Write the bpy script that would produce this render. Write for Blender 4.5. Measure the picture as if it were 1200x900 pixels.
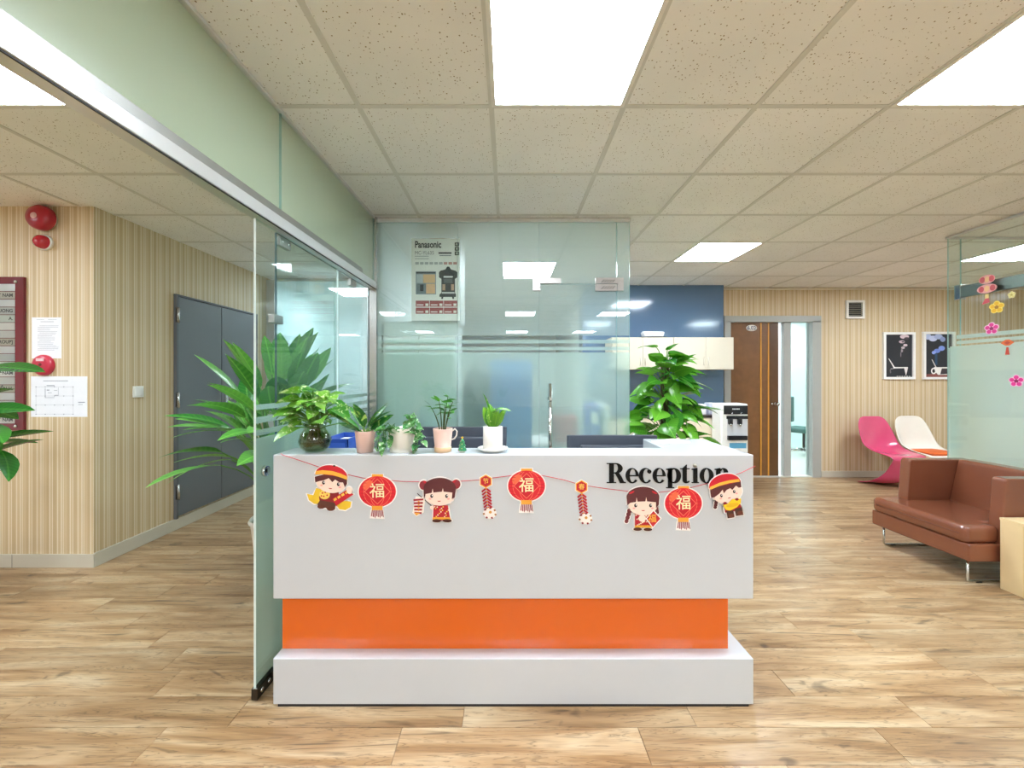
import bpy, bmesh, math, random
from mathutils import Vector, Matrix

for o in list(bpy.data.objects):
    bpy.data.objects.remove(o)
SC = bpy.context.scene
COL = SC.collection
PI = math.pi

# ------------------------------------------------------------------ camera, world, exposure
CAMZ = 1.357
FPX = 467.0
cam_data = bpy.data.cameras.new('camera')
cam_data.sensor_width = 36.0
cam_data.lens = FPX / 1200 * 36.0
cam_data.shift_x = 4 / 1200
cam_data.shift_y = -7 / 1200
cam_data.clip_start = 0.02
cam = bpy.data.objects.new('camera', cam_data)
COL.objects.link(cam)
cam.location = (0, 0, CAMZ)
cam.rotation_euler = (PI / 2, 0, 0)
SC.camera = cam

world = bpy.data.worlds.new('world')
SC.world = world
world.use_nodes = True
world.node_tree.nodes['Background'].inputs[0].default_value = (0.8, 0.88, 1.0, 1)
world.node_tree.nodes['Background'].inputs[1].default_value = 0.6

SC.view_settings.view_transform = 'Standard'
SC.view_settings.look = 'None'
SC.view_settings.gamma = 1.0
SC.view_settings.use_curve_mapping = False
SC.view_settings.exposure = 0.92
PANEL_STRENGTH = 27.0

SC.cycles.max_bounces = 12
SC.cycles.diffuse_bounces = 5
SC.cycles.transparent_max_bounces = 24
SC.cycles.transmission_bounces = 12
SC.cycles.caustics_reflective = False
SC.cycles.caustics_refractive = True
SC.cycles.sample_clamp_indirect = 4.0
SC.cycles.use_denoising = True

# ------------------------------------------------------------------ helpers
def lin(h):
    h = h.lstrip('#')
    out = []
    for i in (0, 2, 4):
        c = int(h[i:i + 2], 16) / 255
        out.append(c / 12.92 if c <= 0.04045 else ((c + 0.055) / 1.055) ** 2.4)
    return (*out, 1.0)

MATS = {}
def new_mat(name):
    m = bpy.data.materials.new(name)
    m.use_nodes = True
    nt = m.node_tree
    nt.nodes.clear()
    out = nt.nodes.new('ShaderNodeOutputMaterial')
    return m, nt, out

def N(nt, kind, **kw):
    n = nt.nodes.new(kind)
    for k, v in kw.items():
        if k.startswith('i_'):
            key = k[2:]
            n.inputs[int(key) if key.isdigit() else key.replace('_', ' ')].default_value = v
        else:
            setattr(n, k, v)
    return n

def mat(hexc, rough=0.5, metal=0.0, var=0.05, scale=18.0, bump=0.0, bscale=120.0, coat=0.0, spec=0.5):
    key = (hexc, rough, metal, var, scale, bump, bscale, coat, spec)
    if key in MATS:
        return MATS[key]
    m, nt, out = new_mat('surface_%d' % len(MATS))
    b = N(nt, 'ShaderNodeBsdfPrincipled', i_Roughness=rough, i_Metallic=metal)
    b.inputs['Coat Weight'].default_value = coat
    b.inputs['Coat Roughness'].default_value = 0.08
    b.inputs['Specular IOR Level'].default_value = spec
    tc = N(nt, 'ShaderNodeTexCoord')
    no = N(nt, 'ShaderNodeTexNoise', i_Scale=scale, i_Detail=3.0)
    nt.links.new(tc.outputs['Object'], no.inputs['Vector'])
    c = lin(hexc)
    mx = N(nt, 'ShaderNodeMix', data_type='RGBA')
    mx.inputs[6].default_value = tuple(min(1, x * (1 - var)) for x in c[:3]) + (1,)
    mx.inputs[7].default_value = tuple(min(1, x * (1 + var)) for x in c[:3]) + (1,)
    nt.links.new(no.outputs['Fac'], mx.inputs[0])
    nt.links.new(mx.outputs[2], b.inputs['Base Color'])
    if bump:
        n2 = N(nt, 'ShaderNodeTexNoise', i_Scale=bscale, i_Detail=4.0)
        nt.links.new(tc.outputs['Object'], n2.inputs['Vector'])
        bp = N(nt, 'ShaderNodeBump', i_Strength=bump, i_Distance=0.002)
        nt.links.new(n2.outputs['Fac'], bp.inputs['Height'])
        nt.links.new(bp.outputs['Normal'], b.inputs['Normal'])
    nt.links.new(b.outputs[0], out.inputs[0])
    MATS[key] = m
    return m

def ramp(nt, stops, interp='LINEAR'):
    r = N(nt, 'ShaderNodeValToRGB')
    r.color_ramp.interpolation = interp
    e = r.color_ramp.elements
    while len(e) < len(stops):
        e.new(0.5)
    for el, (p, c) in zip(e, stops):
        el.position = p
        el.color = lin(c) if isinstance(c, str) else (c, c, c, 1)
    return r

def math_node(nt, op, a, b=None, clamp=False):
    n = N(nt, 'ShaderNodeMath', operation=op)
    n.use_clamp = clamp
    for i, v in enumerate((a, b)):
        if v is None:
            continue
        if isinstance(v, (int, float)):
            n.inputs[i].default_value = v
        else:
            nt.links.new(v, n.inputs[i])
    return n.outputs[0]

def wallpaper(axis):
    """beige vertical stripe wallpaper; axis = world axis along the wall"""
    m, nt, out = new_mat('striped_wallpaper_' + axis)
    g = N(nt, 'ShaderNodeNewGeometry')
    s = N(nt, 'ShaderNodeSeparateXYZ')
    nt.links.new(g.outputs['Position'], s.inputs[0])
    u = s.outputs['X' if axis == 'x' else 'Y']
    p = math_node(nt, 'FRACT', math_node(nt, 'DIVIDE', u, 0.147))
    p = math_node(nt, 'ABSOLUTE', p)
    a, b_, c_ = 'D6BE94', 'CDB386', 'E9DBBE'
    r = ramp(nt, [(0, a), (0.13, c_), (0.19, b_), (0.23, c_), (0.27, a), (0.43, b_), (0.56, c_), (0.62, a), (0.70, c_),
                  (0.74, b_), (0.90, a), (0.95, c_)], 'CONSTANT')
    nt.links.new(p, r.inputs[0])
    no = N(nt, 'ShaderNodeTexNoise', i_Scale=3.0, i_Detail=5.0)
    nt.links.new(g.outputs['Position'], no.inputs['Vector'])
    mp = N(nt, 'ShaderNodeMapping')
    mp.inputs['Scale'].default_value = (60, 60, 1.5)
    nt.links.new(g.outputs['Position'], mp.inputs[0])
    fib = N(nt, 'ShaderNodeTexNoise', i_Scale=3.0, i_Detail=3.0)
    nt.links.new(mp.outputs[0], fib.inputs['Vector'])
    mx = N(nt, 'ShaderNodeMix', data_type='RGBA', blend_type='MULTIPLY')
    mx.inputs[0].default_value = 0.14
    nt.links.new(r.outputs[0], mx.inputs[6])
    nt.links.new(fib.outputs['Fac'], mx.inputs[7])
    sc = N(nt, 'ShaderNodeMix', data_type='RGBA', blend_type='MULTIPLY')
    sc.inputs[0].default_value = 0.12
    nt.links.new(mx.outputs[2], sc.inputs[6])
    nt.links.new(no.outputs['Fac'], sc.inputs[7])
    br = N(nt, 'ShaderNodeBrightContrast', i_Bright=0.03)
    nt.links.new(sc.outputs[2], br.inputs[0])
    b = N(nt, 'ShaderNodeBsdfPrincipled', i_Roughness=0.55)
    nt.links.new(br.outputs[0], b.inputs['Base Color'])
    bp = N(nt, 'ShaderNodeBump', i_Strength=0.15, i_Distance=0.001)
    nt.links.new(r.outputs[0], bp.inputs['Height'])
    nt.links.new(bp.outputs[0], b.inputs['Normal'])
    nt.links.new(b.outputs[0], out.inputs[0])
    return m

def wood_floor():
    m, nt, out = new_mat('vinyl_oak_planks')
    g = N(nt, 'ShaderNodeNewGeometry')
    oi = N(nt, 'ShaderNodeObjectInfo')
    at = N(nt, 'ShaderNodeAttribute', attribute_name='plank_random')
    rnd = math_node(nt, 'FRACT', math_node(nt, 'ADD', oi.outputs['Random'], at.outputs['Fac']))
    off = N(nt, 'ShaderNodeCombineXYZ')
    nt.links.new(math_node(nt, 'MULTIPLY', rnd, 37.0), off.inputs[0])
    nt.links.new(math_node(nt, 'MULTIPLY', rnd, 91.0), off.inputs[1])
    ad = N(nt, 'ShaderNodeVectorMath', operation='ADD')
    nt.links.new(g.outputs['Position'], ad.inputs[0])
    nt.links.new(off.outputs[0], ad.inputs[1])
    def noise(sx, sy, detail, dist=0.0):
        mp = N(nt, 'ShaderNodeMapping')
        mp.inputs['Scale'].default_value = (sx, sy, 1)
        nt.links.new(ad.outputs[0], mp.inputs[0])
        n = N(nt, 'ShaderNodeTexNoise', i_Scale=1.0, i_Detail=detail, i_Distortion=dist)
        nt.links.new(mp.outputs[0], n.inputs['Vector'])
        return n.outputs['Fac']
    broad = noise(1.5, 13, 3.0, 0.9)
    lines = noise(1.7, 24, 5.0, 1.8)
    fine = noise(9, 160, 3.0)
    knots = noise(5.5, 11, 2.0, 1.2)
    r1 = ramp(nt, [(0.25, '83603C'), (0.42, 'A8865F'), (0.56, 'BC9E78'), (0.72, 'CCB593')])
    nt.links.new(broad, r1.inputs[0])
    r2 = ramp(nt, [(0.29, 0.25), (0.38, 0.85), (0.46, 1.0), (0.495, 0.95), (0.51, 0.42), (0.53, 0.95), (0.60, 1.0), (0.625, 0.55), (0.65, 1.0)])
    nt.links.new(lines, r2.inputs[0])
    r3 = ramp(nt, [(0.3, 0.86), (0.65, 1.0)])
    nt.links.new(fine, r3.inputs[0])
    r4 = ramp(nt, [(0.24, 0.35), (0.33, 1.0)])
    nt.links.new(knots, r4.inputs[0])
    col = r1.outputs[0]
    for r, f in ((r2, 0.85), (r3, 1.0), (r4, 0.8)):
        mx = N(nt, 'ShaderNodeMix', data_type='RGBA', blend_type='MULTIPLY')
        mx.inputs[0].default_value = f
        nt.links.new(col, mx.inputs[6])
        nt.links.new(r.outputs[0], mx.inputs[7])
        col = mx.outputs[2]
    hsv = N(nt, 'ShaderNodeHueSaturation')
    nt.links.new(math_node(nt, 'ADD', math_node(nt, 'MULTIPLY', rnd, 0.22), 0.86), hsv.inputs['Value'])
    nt.links.new(col, hsv.inputs['Color'])
    b = N(nt, 'ShaderNodeBsdfPrincipled', i_Roughness=0.36)
    b.inputs['Specular IOR Level'].default_value = 0.45
    nt.links.new(hsv.outputs[0], b.inputs['Base Color'])
    nt.links.new(math_node(nt, 'ADD', math_node(nt, 'MULTIPLY', fine, 0.2), 0.24), b.inputs['Roughness'])
    bp = N(nt, 'ShaderNodeBump', i_Strength=0.12, i_Distance=0.001)
    nt.links.new(lines, bp.inputs['Height'])
    nt.links.new(bp.outputs[0], b.inputs['Normal'])
    nt.links.new(b.outputs[0], out.inputs[0])
    return m

def tile_material():
    m, nt, out = new_mat('mineral_fibre_tile')
    g = N(nt, 'ShaderNodeNewGeometry')
    v = N(nt, 'ShaderNodeTexVoronoi', i_Scale=88.0, feature='F1')
    wn = N(nt, 'ShaderNodeTexNoise', i_Scale=40.0, i_Detail=2.0)
    nt.links.new(g.outputs['Position'], wn.inputs['Vector'])
    mp = N(nt, 'ShaderNodeMix', data_type='VECTOR')
    mp.inputs[0].default_value = 0.008
    nt.links.new(g.outputs['Position'], mp.inputs[4])
    nt.links.new(wn.outputs['Color'], mp.inputs[5])
    nt.links.new(mp.outputs[1], v.inputs['Vector'])
    # hole radius varies from cell to cell; many cells have none
    sx = N(nt, 'ShaderNodeSeparateColor')
    nt.links.new(v.outputs['Color'], sx.inputs[0])
    rad = math_node(nt, 'MULTIPLY', math_node(nt, 'SUBTRACT', sx.outputs[0], 0.25, True), 0.36)
    hole = math_node(nt, 'LESS_THAN', v.outputs['Distance'], rad)
    no = N(nt, 'ShaderNodeTexNoise', i_Scale=2.2, i_Detail=5.0)
    nt.links.new(g.outputs['Position'], no.inputs['Vector'])
    r = ramp(nt, [(0.3, 'EFEFEC'), (0.7, 'F8F7F4')])
    nt.links.new(no.outputs['Fac'], r.inputs[0])
    mx = N(nt, 'ShaderNodeMix', data_type='RGBA')
    mx.inputs[7].default_value = lin('8F7D5E')
    nt.links.new(hole, mx.inputs[0])
    nt.links.new(r.outputs[0], mx.inputs[6])
    oi = N(nt, 'ShaderNodeObjectInfo')
    hsv = N(nt, 'ShaderNodeHueSaturation')
    nt.links.new(math_node(nt, 'ADD', math_node(nt, 'MULTIPLY', oi.outputs['Random'], 0.08), 0.95), hsv.inputs['Value'])
    nt.links.new(mx.outputs[2], hsv.inputs['Color'])
    b = N(nt, 'ShaderNodeBsdfPrincipled', i_Roughness=0.85)
    nt.links.new(hsv.outputs[0], b.inputs['Base Color'])
    bp = N(nt, 'ShaderNodeBump', i_Strength=0.5, i_Distance=0.002)
    bp.invert = True
    nt.links.new(hole, bp.inputs['Height'])
    nt.links.new(bp.outputs[0], b.inputs['Normal'])
    nt.links.new(b.outputs[0], out.inputs[0])
    return m

def fresnel_fac(nt, f0=0.04, gain=0.96):
    g = N(nt, 'ShaderNodeNewGeometry')
    d = N(nt, 'ShaderNodeVectorMath', operation='DOT_PRODUCT')
    nt.links.new(g.outputs['Normal'], d.inputs[0])
    nt.links.new(g.outputs['Incoming'], d.inputs[1])
    c = math_node(nt, 'SUBTRACT', 1.0, math_node(nt, 'ABSOLUTE', d.outputs['Value']))
    return math_node(nt, 'ADD', math_node(nt, 'MULTIPLY', math_node(nt, 'POWER', c, 5.0), gain), f0)

def glass(name, tint, f0=0.04, gloss=0.0):
    m, nt, out = new_mat(name)
    t = N(nt, 'ShaderNodeBsdfTransparent')
    t.inputs[0].default_value = (*tint, 1)
    gl = N(nt, 'ShaderNodeBsdfGlossy', i_Roughness=gloss)
    mx = N(nt, 'ShaderNodeMixShader')
    nt.links.new(fresnel_fac(nt, f0), mx.inputs[0])
    nt.links.new(t.outputs[0], mx.inputs[1])
    nt.links.new(gl.outputs[0], mx.inputs[2])
    nt.links.new(mx.outputs[0], out.inputs[0])
    return m

def film(name, colour, rough, refr, clear=0.0, ior=1.3):
    """frosted sheet: part scattered, part blurred see-through"""
    m, nt, out = new_mat(name)
    rf = N(nt, 'ShaderNodeBsdfRefraction', i_Roughness=rough, i_IOR=ior)
    rf.inputs[0].default_value = (0.93, 0.98, 0.97, 1)
    tr = N(nt, 'ShaderNodeBsdfTranslucent')
    df = N(nt, 'ShaderNodeBsdfDiffuse')
    tc = N(nt, 'ShaderNodeTexCoord')
    no = N(nt, 'ShaderNodeTexNoise', i_Scale=2.0, i_Detail=4.0)
    nt.links.new(tc.outputs['Object'], no.inputs[0])
    cr = N(nt, 'ShaderNodeMix', data_type='RGBA')
    c = lin(colour)
    cr.inputs[6].default_value = tuple(x * 0.93 for x in c[:3]) + (1,)
    cr.inputs[7].default_value = tuple(min(1, x * 1.05) for x in c[:3]) + (1,)
    nt.links.new(no.outputs[0], cr.inputs[0])
    nt.links.new(cr.outputs[2], tr.inputs[0])
    nt.links.new(cr.outputs[2], df.inputs[0])
    a = N(nt, 'ShaderNodeMixShader')
    a.inputs[0].default_value = 0.5
    nt.links.new(tr.outputs[0], a.inputs[1])
    nt.links.new(df.outputs[0], a.inputs[2])
    b = N(nt, 'ShaderNodeMixShader')
    b.inputs[0].default_value = refr
    nt.links.new(a.outputs[0], b.inputs[1])
    nt.links.new(rf.outputs[0], b.inputs[2])
    last = b
    if clear:
        tp = N(nt, 'ShaderNodeBsdfTransparent')
        k = N(nt, 'ShaderNodeMixShader')
        k.inputs[0].default_value = clear
        nt.links.new(b.outputs[0], k.inputs[1])
        nt.links.new(tp.outputs[0], k.inputs[2])
        last = k
    nt.links.new(last.outputs[0], out.inputs[0])
    return m

def emissive(name, colour, strength):
    m, nt, out = new_mat(name)
    e = N(nt, 'ShaderNodeEmission', i_Strength=strength)
    e.inputs[0].default_value = colour
    nt.links.new(e.outputs[0], out.inputs[0])
    return m

def leaf_material(name, dark, light, cream=None, amount=0.5, rough=0.32):
    m, nt, out = new_mat(name)
    tc = N(nt, 'ShaderNodeTexCoord')
    oi = N(nt, 'ShaderNodeObjectInfo')
    sp = N(nt, 'ShaderNodeSeparateXYZ')
    nt.links.new(tc.outputs['Object'], sp.inputs[0])
    ax = math_node(nt, 'ABSOLUTE', sp.outputs[0])
    # side veins
    w = math_node(nt, 'SINE', math_node(nt, 'MULTIPLY', math_node(nt, 'SUBTRACT', sp.outputs[1], math_node(nt, 'MULTIPLY', ax, 0.7)), 70.0))
    mid = math_node(nt, 'LESS_THAN', ax, 0.012)
    mx = N(nt, 'ShaderNodeMix', data_type='RGBA')
    mx.inputs[6].default_value = lin(dark)
    mx.inputs[7].default_value = lin(light)
    f = math_node(nt, 'ADD', math_node(nt, 'MULTIPLY', w, 0.08), math_node(nt, 'MULTIPLY', oi.outputs['Random'], 0.85), True)
    f = math_node(nt, 'ADD', f, math_node(nt, 'MULTIPLY', mid, 0.5), True)
    nt.links.new(f, mx.inputs[0])
    col = mx.outputs[2]
    if cream:
        ad = N(nt, 'ShaderNodeVectorMath', operation='ADD')
        cb = N(nt, 'ShaderNodeCombineXYZ')
        nt.links.new(math_node(nt, 'MULTIPLY', oi.outputs['Random'], 50.0), cb.inputs[0])
        nt.links.new(tc.outputs['Object'], ad.inputs[0])
        nt.links.new(cb.outputs[0], ad.inputs[1])
        no = N(nt, 'ShaderNodeTexNoise', i_Scale=4.0, i_Detail=5.0, i_Distortion=1.0)
        nt.links.new(ad.outputs[0], no.inputs['Vector'])
        r = ramp(nt, [(amount, 0.0), (amount + 0.06, 1.0)])
        nt.links.new(no.outputs[0], r.inputs[0])
        m2 = N(nt, 'ShaderNodeMix', data_type='RGBA')
        m2.inputs[7].default_value = lin(cream)
        nt.links.new(r.outputs[0], m2.inputs[0])
        nt.links.new(col, m2.inputs[6])
        col = m2.outputs[2]
    b = N(nt, 'ShaderNodeBsdfPrincipled', i_Roughness=rough)
    nt.links.new(col, b.inputs['Base Color'])
    tl = N(nt, 'ShaderNodeBsdfTranslucent')
    nt.links.new(col, tl.inputs[0])
    ms = N(nt, 'ShaderNodeMixShader')
    ms.inputs[0].default_value = 0.22
    nt.links.new(b.outputs[0], ms.inputs[1])
    nt.links.new(tl.outputs[0], ms.inputs[2])
    nt.links.new(ms.outputs[0], out.inputs[0])
    return m

class B:
    """collects geometry for one mesh object"""
    def __init__(self):
        self.bm = bmesh.new()
    def _mi(self, geo, mi):
        for f in geo:
            f.material_index = mi
    def box(self, x0, x1, y0, y1, z0, z1, mi=0, bevel=0.0, seg=2):
        t = bmesh.new()
        bmesh.ops.create_cube(t, size=1.0)
        for v in t.verts:
            v.co = Vector((x0 + (v.co.x + .5) * (x1 - x0), y0 + (v.co.y + .5) * (y1 - y0), z0 + (v.co.z + .5) * (z1 - z0)))
        if bevel:
            bmesh.ops.bevel(t, geom=t.edges[:], offset=bevel, segments=seg, profile=0.5, affect='EDGES')
        self.merge(t, mi)
        return self
    def merge(self, t, mi=0, mtx=None):
        vm = {}
        for v in t.verts:
            vm[v] = self.bm.verts.new(mtx @ v.co if mtx else v.co)
        for f in t.faces:
            try:
                nf = self.bm.faces.new([vm[v] for v in f.verts])
                nf.material_index = mi
                nf.smooth = f.smooth
            except ValueError:
                pass
        t.free()
    def face(self, pts, mi=0):
        f = self.bm.faces.new([self.bm.verts.new(p) for p in pts])
        f.material_index = mi
        return f
    def tube(self, pts, r, n=8, mi=0, caps=True):
        pts = [Vector(p) for p in pts]
        rs = r if isinstance(r, (list, tuple)) else [r] * len(pts)
        rings = []
        up = None
        for i, p in enumerate(pts):
            d = (pts[min(i + 1, len(pts) - 1)] - pts[max(i - 1, 0)]).normalized()
            if up is None:
                up = Vector((0, 0, 1)) if abs(d.z) < .9 else Vector((1, 0, 0))
            a = d.cross(up).normalized()
            up = a.cross(d).normalized()
            rings.append([self.bm.verts.new(p + (a * math.cos(2 * PI * k / n) + up * math.sin(2 * PI * k / n)) * rs[i]) for k in range(n)])
        for i in range(len(rings) - 1):
            for k in range(n):
                f = self.bm.faces.new([rings[i][k], rings[i][(k + 1) % n], rings[i + 1][(k + 1) % n], rings[i + 1][k]])
                f.material_index = mi
                f.smooth = True
        if caps:
            for rg, rev in ((rings[0], False), (rings[-1], True)):
                f = self.bm.faces.new(rg[::-1] if rev else rg)
                f.material_index = mi
        return self
    def lathe(self, prof, n=28, c=(0, 0, 0), mi=0, smooth=True, mtx=None, sx=1.0, sy=1.0):
        c = Vector(c)
        rings = []
        for r, z in prof:
            if r < 1e-6:
                p = Vector((0, 0, z))
                rings.append([self.bm.verts.new((mtx @ p if mtx else p) + c)])
            else:
                row = []
                for k in range(n):
                    p = Vector((r * sx * math.cos(2 * PI * k / n), r * sy * math.sin(2 * PI * k / n), z))
                    row.append(self.bm.verts.new((mtx @ p if mtx else p) + c))
                rings.append(row)
        for a, b in zip(rings, rings[1:]):
            for k in range(n):
                k2 = (k + 1) % n
                if len(a) == 1 and len(b) == 1:
                    continue
                if len(a) == 1:
                    f = self.bm.faces.new([a[0], b[k2], b[k]])
                elif len(b) == 1:
                    f = self.bm.faces.new([a[k], a[k2], b[0]])
                else:
                    f = self.bm.faces.new([a[k], a[k2], b[k2], b[k]])
                f.material_index = mi
                f.smooth = smooth
        return self
    def prism(self, pts, lo, hi, axis='y', mi=0):
        """closed 2D outline extruded along an axis; pts are (x,z) for y, (x,y) for z, (y,z) for x"""
        def P(p, t):
            return {'y': (p[0], t, p[1]), 'z': (p[0], p[1], t), 'x': (t, p[0], p[1])}[axis]
        a = [self.bm.verts.new(P(p, lo)) for p in pts]
        b = [self.bm.verts.new(P(p, hi)) for p in pts]
        fs = [self.bm.faces.new(a), self.bm.faces.new(b[::-1])]
        n = len(pts)
        for k in range(n):
            fs.append(self.bm.faces.new([a[k], b[k], b[(k + 1) % n], a[(k + 1) % n]]))
        self._mi(fs, mi)
        return self
    def mesh(self, name):
        bmesh.ops.recalc_face_normals(self.bm, faces=self.bm.faces)
        me = bpy.data.meshes.new(name)
        self.bm.to_mesh(me)
        self.bm.free()
        return me

def link(o, parent=None):
    COL.objects.link(o)
    if parent is not None:
        o.parent = parent
    return o

def obj(name, b, mats, parent=None, loc=(0, 0, 0), rot=(0, 0, 0), smooth=False):
    me = b if isinstance(b, bpy.types.Mesh) else b.mesh(name)
    if not isinstance(mats, (list, tuple)):
        mats = [mats]
    if not me.materials:
        for m in mats:
            me.materials.append(m)
    if smooth:
        for p in me.polygons:
            p.use_smooth = True
    o = bpy.data.objects.new(name, me)
    o.location = loc
    o.rotation_euler = rot
    return link(o, parent)

def tag(o, label, cat, group=None):
    o['label'] = label
    o['category'] = cat
    if group:
        o['group'] = group
    return o

def thing(name, label, cat, loc=(0, 0, 0), rotz=0.0, group=None):
    o = bpy.data.objects.new(name, None)
    o.empty_display_size = 0.1
    o.location = loc
    o.rotation_euler = (0, 0, rotz)
    link(o)
    return tag(o, label, cat, group)

def struct(o, label):
    o['kind'] = 'structure'
    o['label'] = label
    return o

def struct_empty(name, label, loc=(0, 0, 0)):
    o = bpy.data.objects.new(name, None)
    o.location = loc
    link(o)
    return struct(o, label)

def text_mesh(body, size, bold=0.0, align='CENTER', extrude=0.0):
    cu = bpy.data.curves.new('lettering', 'FONT')
    cu.body = body
    cu.size = size
    cu.align_x = align
    cu.align_y = 'CENTER'
    cu.offset = bold
    cu.extrude = extrude
    cu.resolution_u = 3
    o = bpy.data.objects.new('lettering', cu)
    COL.objects.link(o)
    dg = bpy.context.evaluated_depsgraph_get()
    dg.update()
    me = bpy.data.meshes.new_from_object(o.evaluated_get(dg))
    bpy.data.objects.remove(o)
    bpy.data.curves.remove(cu)
    return me

def text_on(body, size, m, parent, loc, rot=(PI / 2, 0, 0), bold=0.0, align='CENTER', name='lettering', sx=1.0):
    me = text_mesh(body, size, bold, align)
    me.materials.clear()
    o = obj(name, me, m, parent, loc, rot)
    o.scale = (sx, 1, 1)
    return o

# ------------------------------------------------------------------ shared materials
WALL_X, WALL_Y = wallpaper('x'), wallpaper('y')
FLOOR = wood_floor()
TILE = tile_material()
GLASS = glass('clear_green_glass', (0.95, 0.99, 0.977))
GLASS_WARM = glass('transom_glass', (0.95, 0.98, 0.953), 0.07, 0.24)
EDGE = mat('A9CFC9', 0.15, var=0.03)
EDGE_DARK = mat('3E5A60', 0.15, var=0.03)
FROST = film('frosted_film', 'D2E8E0', 0.36, 0.50, 0.06, 1.2)
FROST_SIDE = film('frosted_film_side', 'C8E0D8', 0.25, 0.45, 0.1)
HAZE = film('hazy_film', 'D2DEDA', 0.12, 0.0, 0.60)
HAZE_TRANSOM = film('hazy_transom_film', 'DEE4D2', 0.42, 0.40, 0.0)
STEEL = mat('C9CBCB', 0.22, 1.0, var=0.04)
BRUSHED = mat('A6A6A2', 0.35, 0.8, var=0.08)
CHROME = mat('DADCDD', 0.10, 1.0, var=0.02)
ALU = mat('D9DBDA', 0.4, 0.15)
WHITE = mat('C6CBCF', 0.22, var=0.015, coat=0.3)
WHITE_MATT = mat('EFEEEA', 0.6)
PLASTIC_WHITE = mat('EDEDE8', 0.35)
BLACK = mat('15161A', 0.35)
BLACK_MATT = mat('1B1B1D', 0.6)
RED = mat('A8162C', 0.3, coat=0.3)
GREY_DOOR = mat('6B6F74', 0.45, var=0.04, scale=3)
BASEBOARD = mat('C9C3B2', 0.4, var=0.06, scale=6)
CREAM = mat('CFC6B2', 0.4, var=0.02)
EMIT = emissive('light_panel', (0.81, 0.90, 1.0, 1), PANEL_STRENGTH)

CEIL = 2.585
TP = 0.6          # ceiling grid module
GX0, GY0 = -0.078, 1.205   # grid origin: column 0 / the row over the counter front

# ------------------------------------------------------------------ floor
floor = struct(obj('floor', B().box(-7, 7.5, -6, 9.2, -0.12, -0.006), mat('8A6A44', 0.6)), 'light oak vinyl plank floor of the reception hall')
PW, PL = 0.152, 0.914
pm = B().box(0, PL - 0.0016, 0, PW - 0.0016, -0.006, 0, bevel=0.0007, seg=1).mesh('plank')
pm.materials.append(FLOOR)
rng = random.Random(4)
far = bmesh.new()
lay = far.faces.layers.float.new('plank_random')
row0 = 1.549
n_plank = 0
for r in range(-46, 51):
    y0 = row0 + r * PW
    if y0 > 8.8:
        continue
    offs = {-1: -0.412, 0: -0.18, 1: 0.31, -2: 0.06}.get(r, rng.uniform(0, PL))
    k0 = int(math.floor((-6.9 - offs) / PL))
    for k in range(k0, k0 + 17):
        x0 = offs + k * PL
        if x0 > 7.0:
            continue
        lim = 1.32 * (y0 + PW) + 0.1
        near = 1.2 <= y0 <= 3.2 and x0 < lim and x0 + PL > -lim
        if near:
            o = bpy.data.objects.new('plank', pm)
            o.location = (x0, y0, 0)
            link(o, floor)
            n_plank += 1
        else:
            vs = [far.verts.new((x0 + a * (PL - 0.0016), y0 + b * (PW - 0.0016), 0)) for a, b in ((0, 0), (1, 0), (1, 1), (0, 1))]
            f = far.faces.new(vs)
            f[lay] = rng.random()
me = bpy.data.meshes.new('far_planks')
far.to_mesh(me)
far.free()
me.materials.append(FLOOR)
fp = bpy.data.objects.new('far_planks', me)
link(fp, floor)
fp['kind'] = 'stuff'

# ------------------------------------------------------------------ ceiling
ceiling = struct(obj('ceiling', B().box(-7, 7.5, -6, 9.2, CEIL + 0.018, CEIL + 0.12), TILE), 'suspended ceiling of speckled cream mineral tiles')
tm = B().box(0.008, TP - 0.008, 0.008, TP - 0.008, 0.004, 0.017, bevel=0.003, seg=1).mesh('ceiling_tile')
tm.materials.append(TILE)
# (column, row): lit panels of the hall, plus added ones in adjoining rooms; rows count 0.6 m from the counter front line
LIGHTS = {
    (0, 0): 'square white ceiling light panel directly over the reception counter',
    (3, 0): 'square white ceiling light panel in the hall towards the armchair, level with the counter',
    (-4, 0): 'square white ceiling light panel in the corridor beyond the glass transom',
    (3, 4): 'square white ceiling light panel near the white wall cabinets',
    (8, 4): 'square white ceiling light panel inside the room behind flower-stickered glass',
    (-4, 7): 'square white ceiling light panel added to brighten the room at the corridor end',  # extra panel, added so the glazed corridor end looks bright
    (0, 5): 'square white ceiling light panel added to light the office behind the frosted glass front',  # added to light the office; overlaps the hall panel's reflection
}
for c in (-4, 0, 3, 7):
    for r in (-5, -10):
        LIGHTS[(c, r)] = 'square white ceiling light panel of the open hall facing the counter'
LIGHTS[(-8, -5)] = LIGHTS[(-8, 0)] = LIGHTS[(7, -5)]
LIGHTS[(7, 0)] = 'square white ceiling light panel inside the glass-walled room at the armchair'
TEE = mat('D6D5CE', 0.45, var=0.03)
for c in range(-7, 11):
    for r in range(-1, 12):
        x0, y0 = GX0 + c * TP, GY0 + r * TP
        lim = 1.32 * (y0 + TP) + 0.2
        if x0 > lim or x0 + TP < -lim or (c, r) in LIGHTS:
            continue
        if y0 + TP > 5.5 and (x0 > 0.9 or x0 < -1.2):
            continue
        o = bpy.data.objects.new('ceiling_tile', tm)
        o.location = (x0, y0, CEIL)
        link(o, ceiling)
for c in range(-11, 13):
    x = GX0 + c * TP
    obj('tee_bar', B().box(-0.012, 0.012, -5.9, 9.1, 0, 0.018), TEE, ceiling, (x, 0, CEIL))
for r in range(-11, 13):
    y = GY0 + r * TP
    obj('tee_bar', B().box(-6.9, 7.4, -0.0115, 0.0115, 0.0008, 0.018), TEE, ceiling, (0, y, CEIL))
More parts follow.
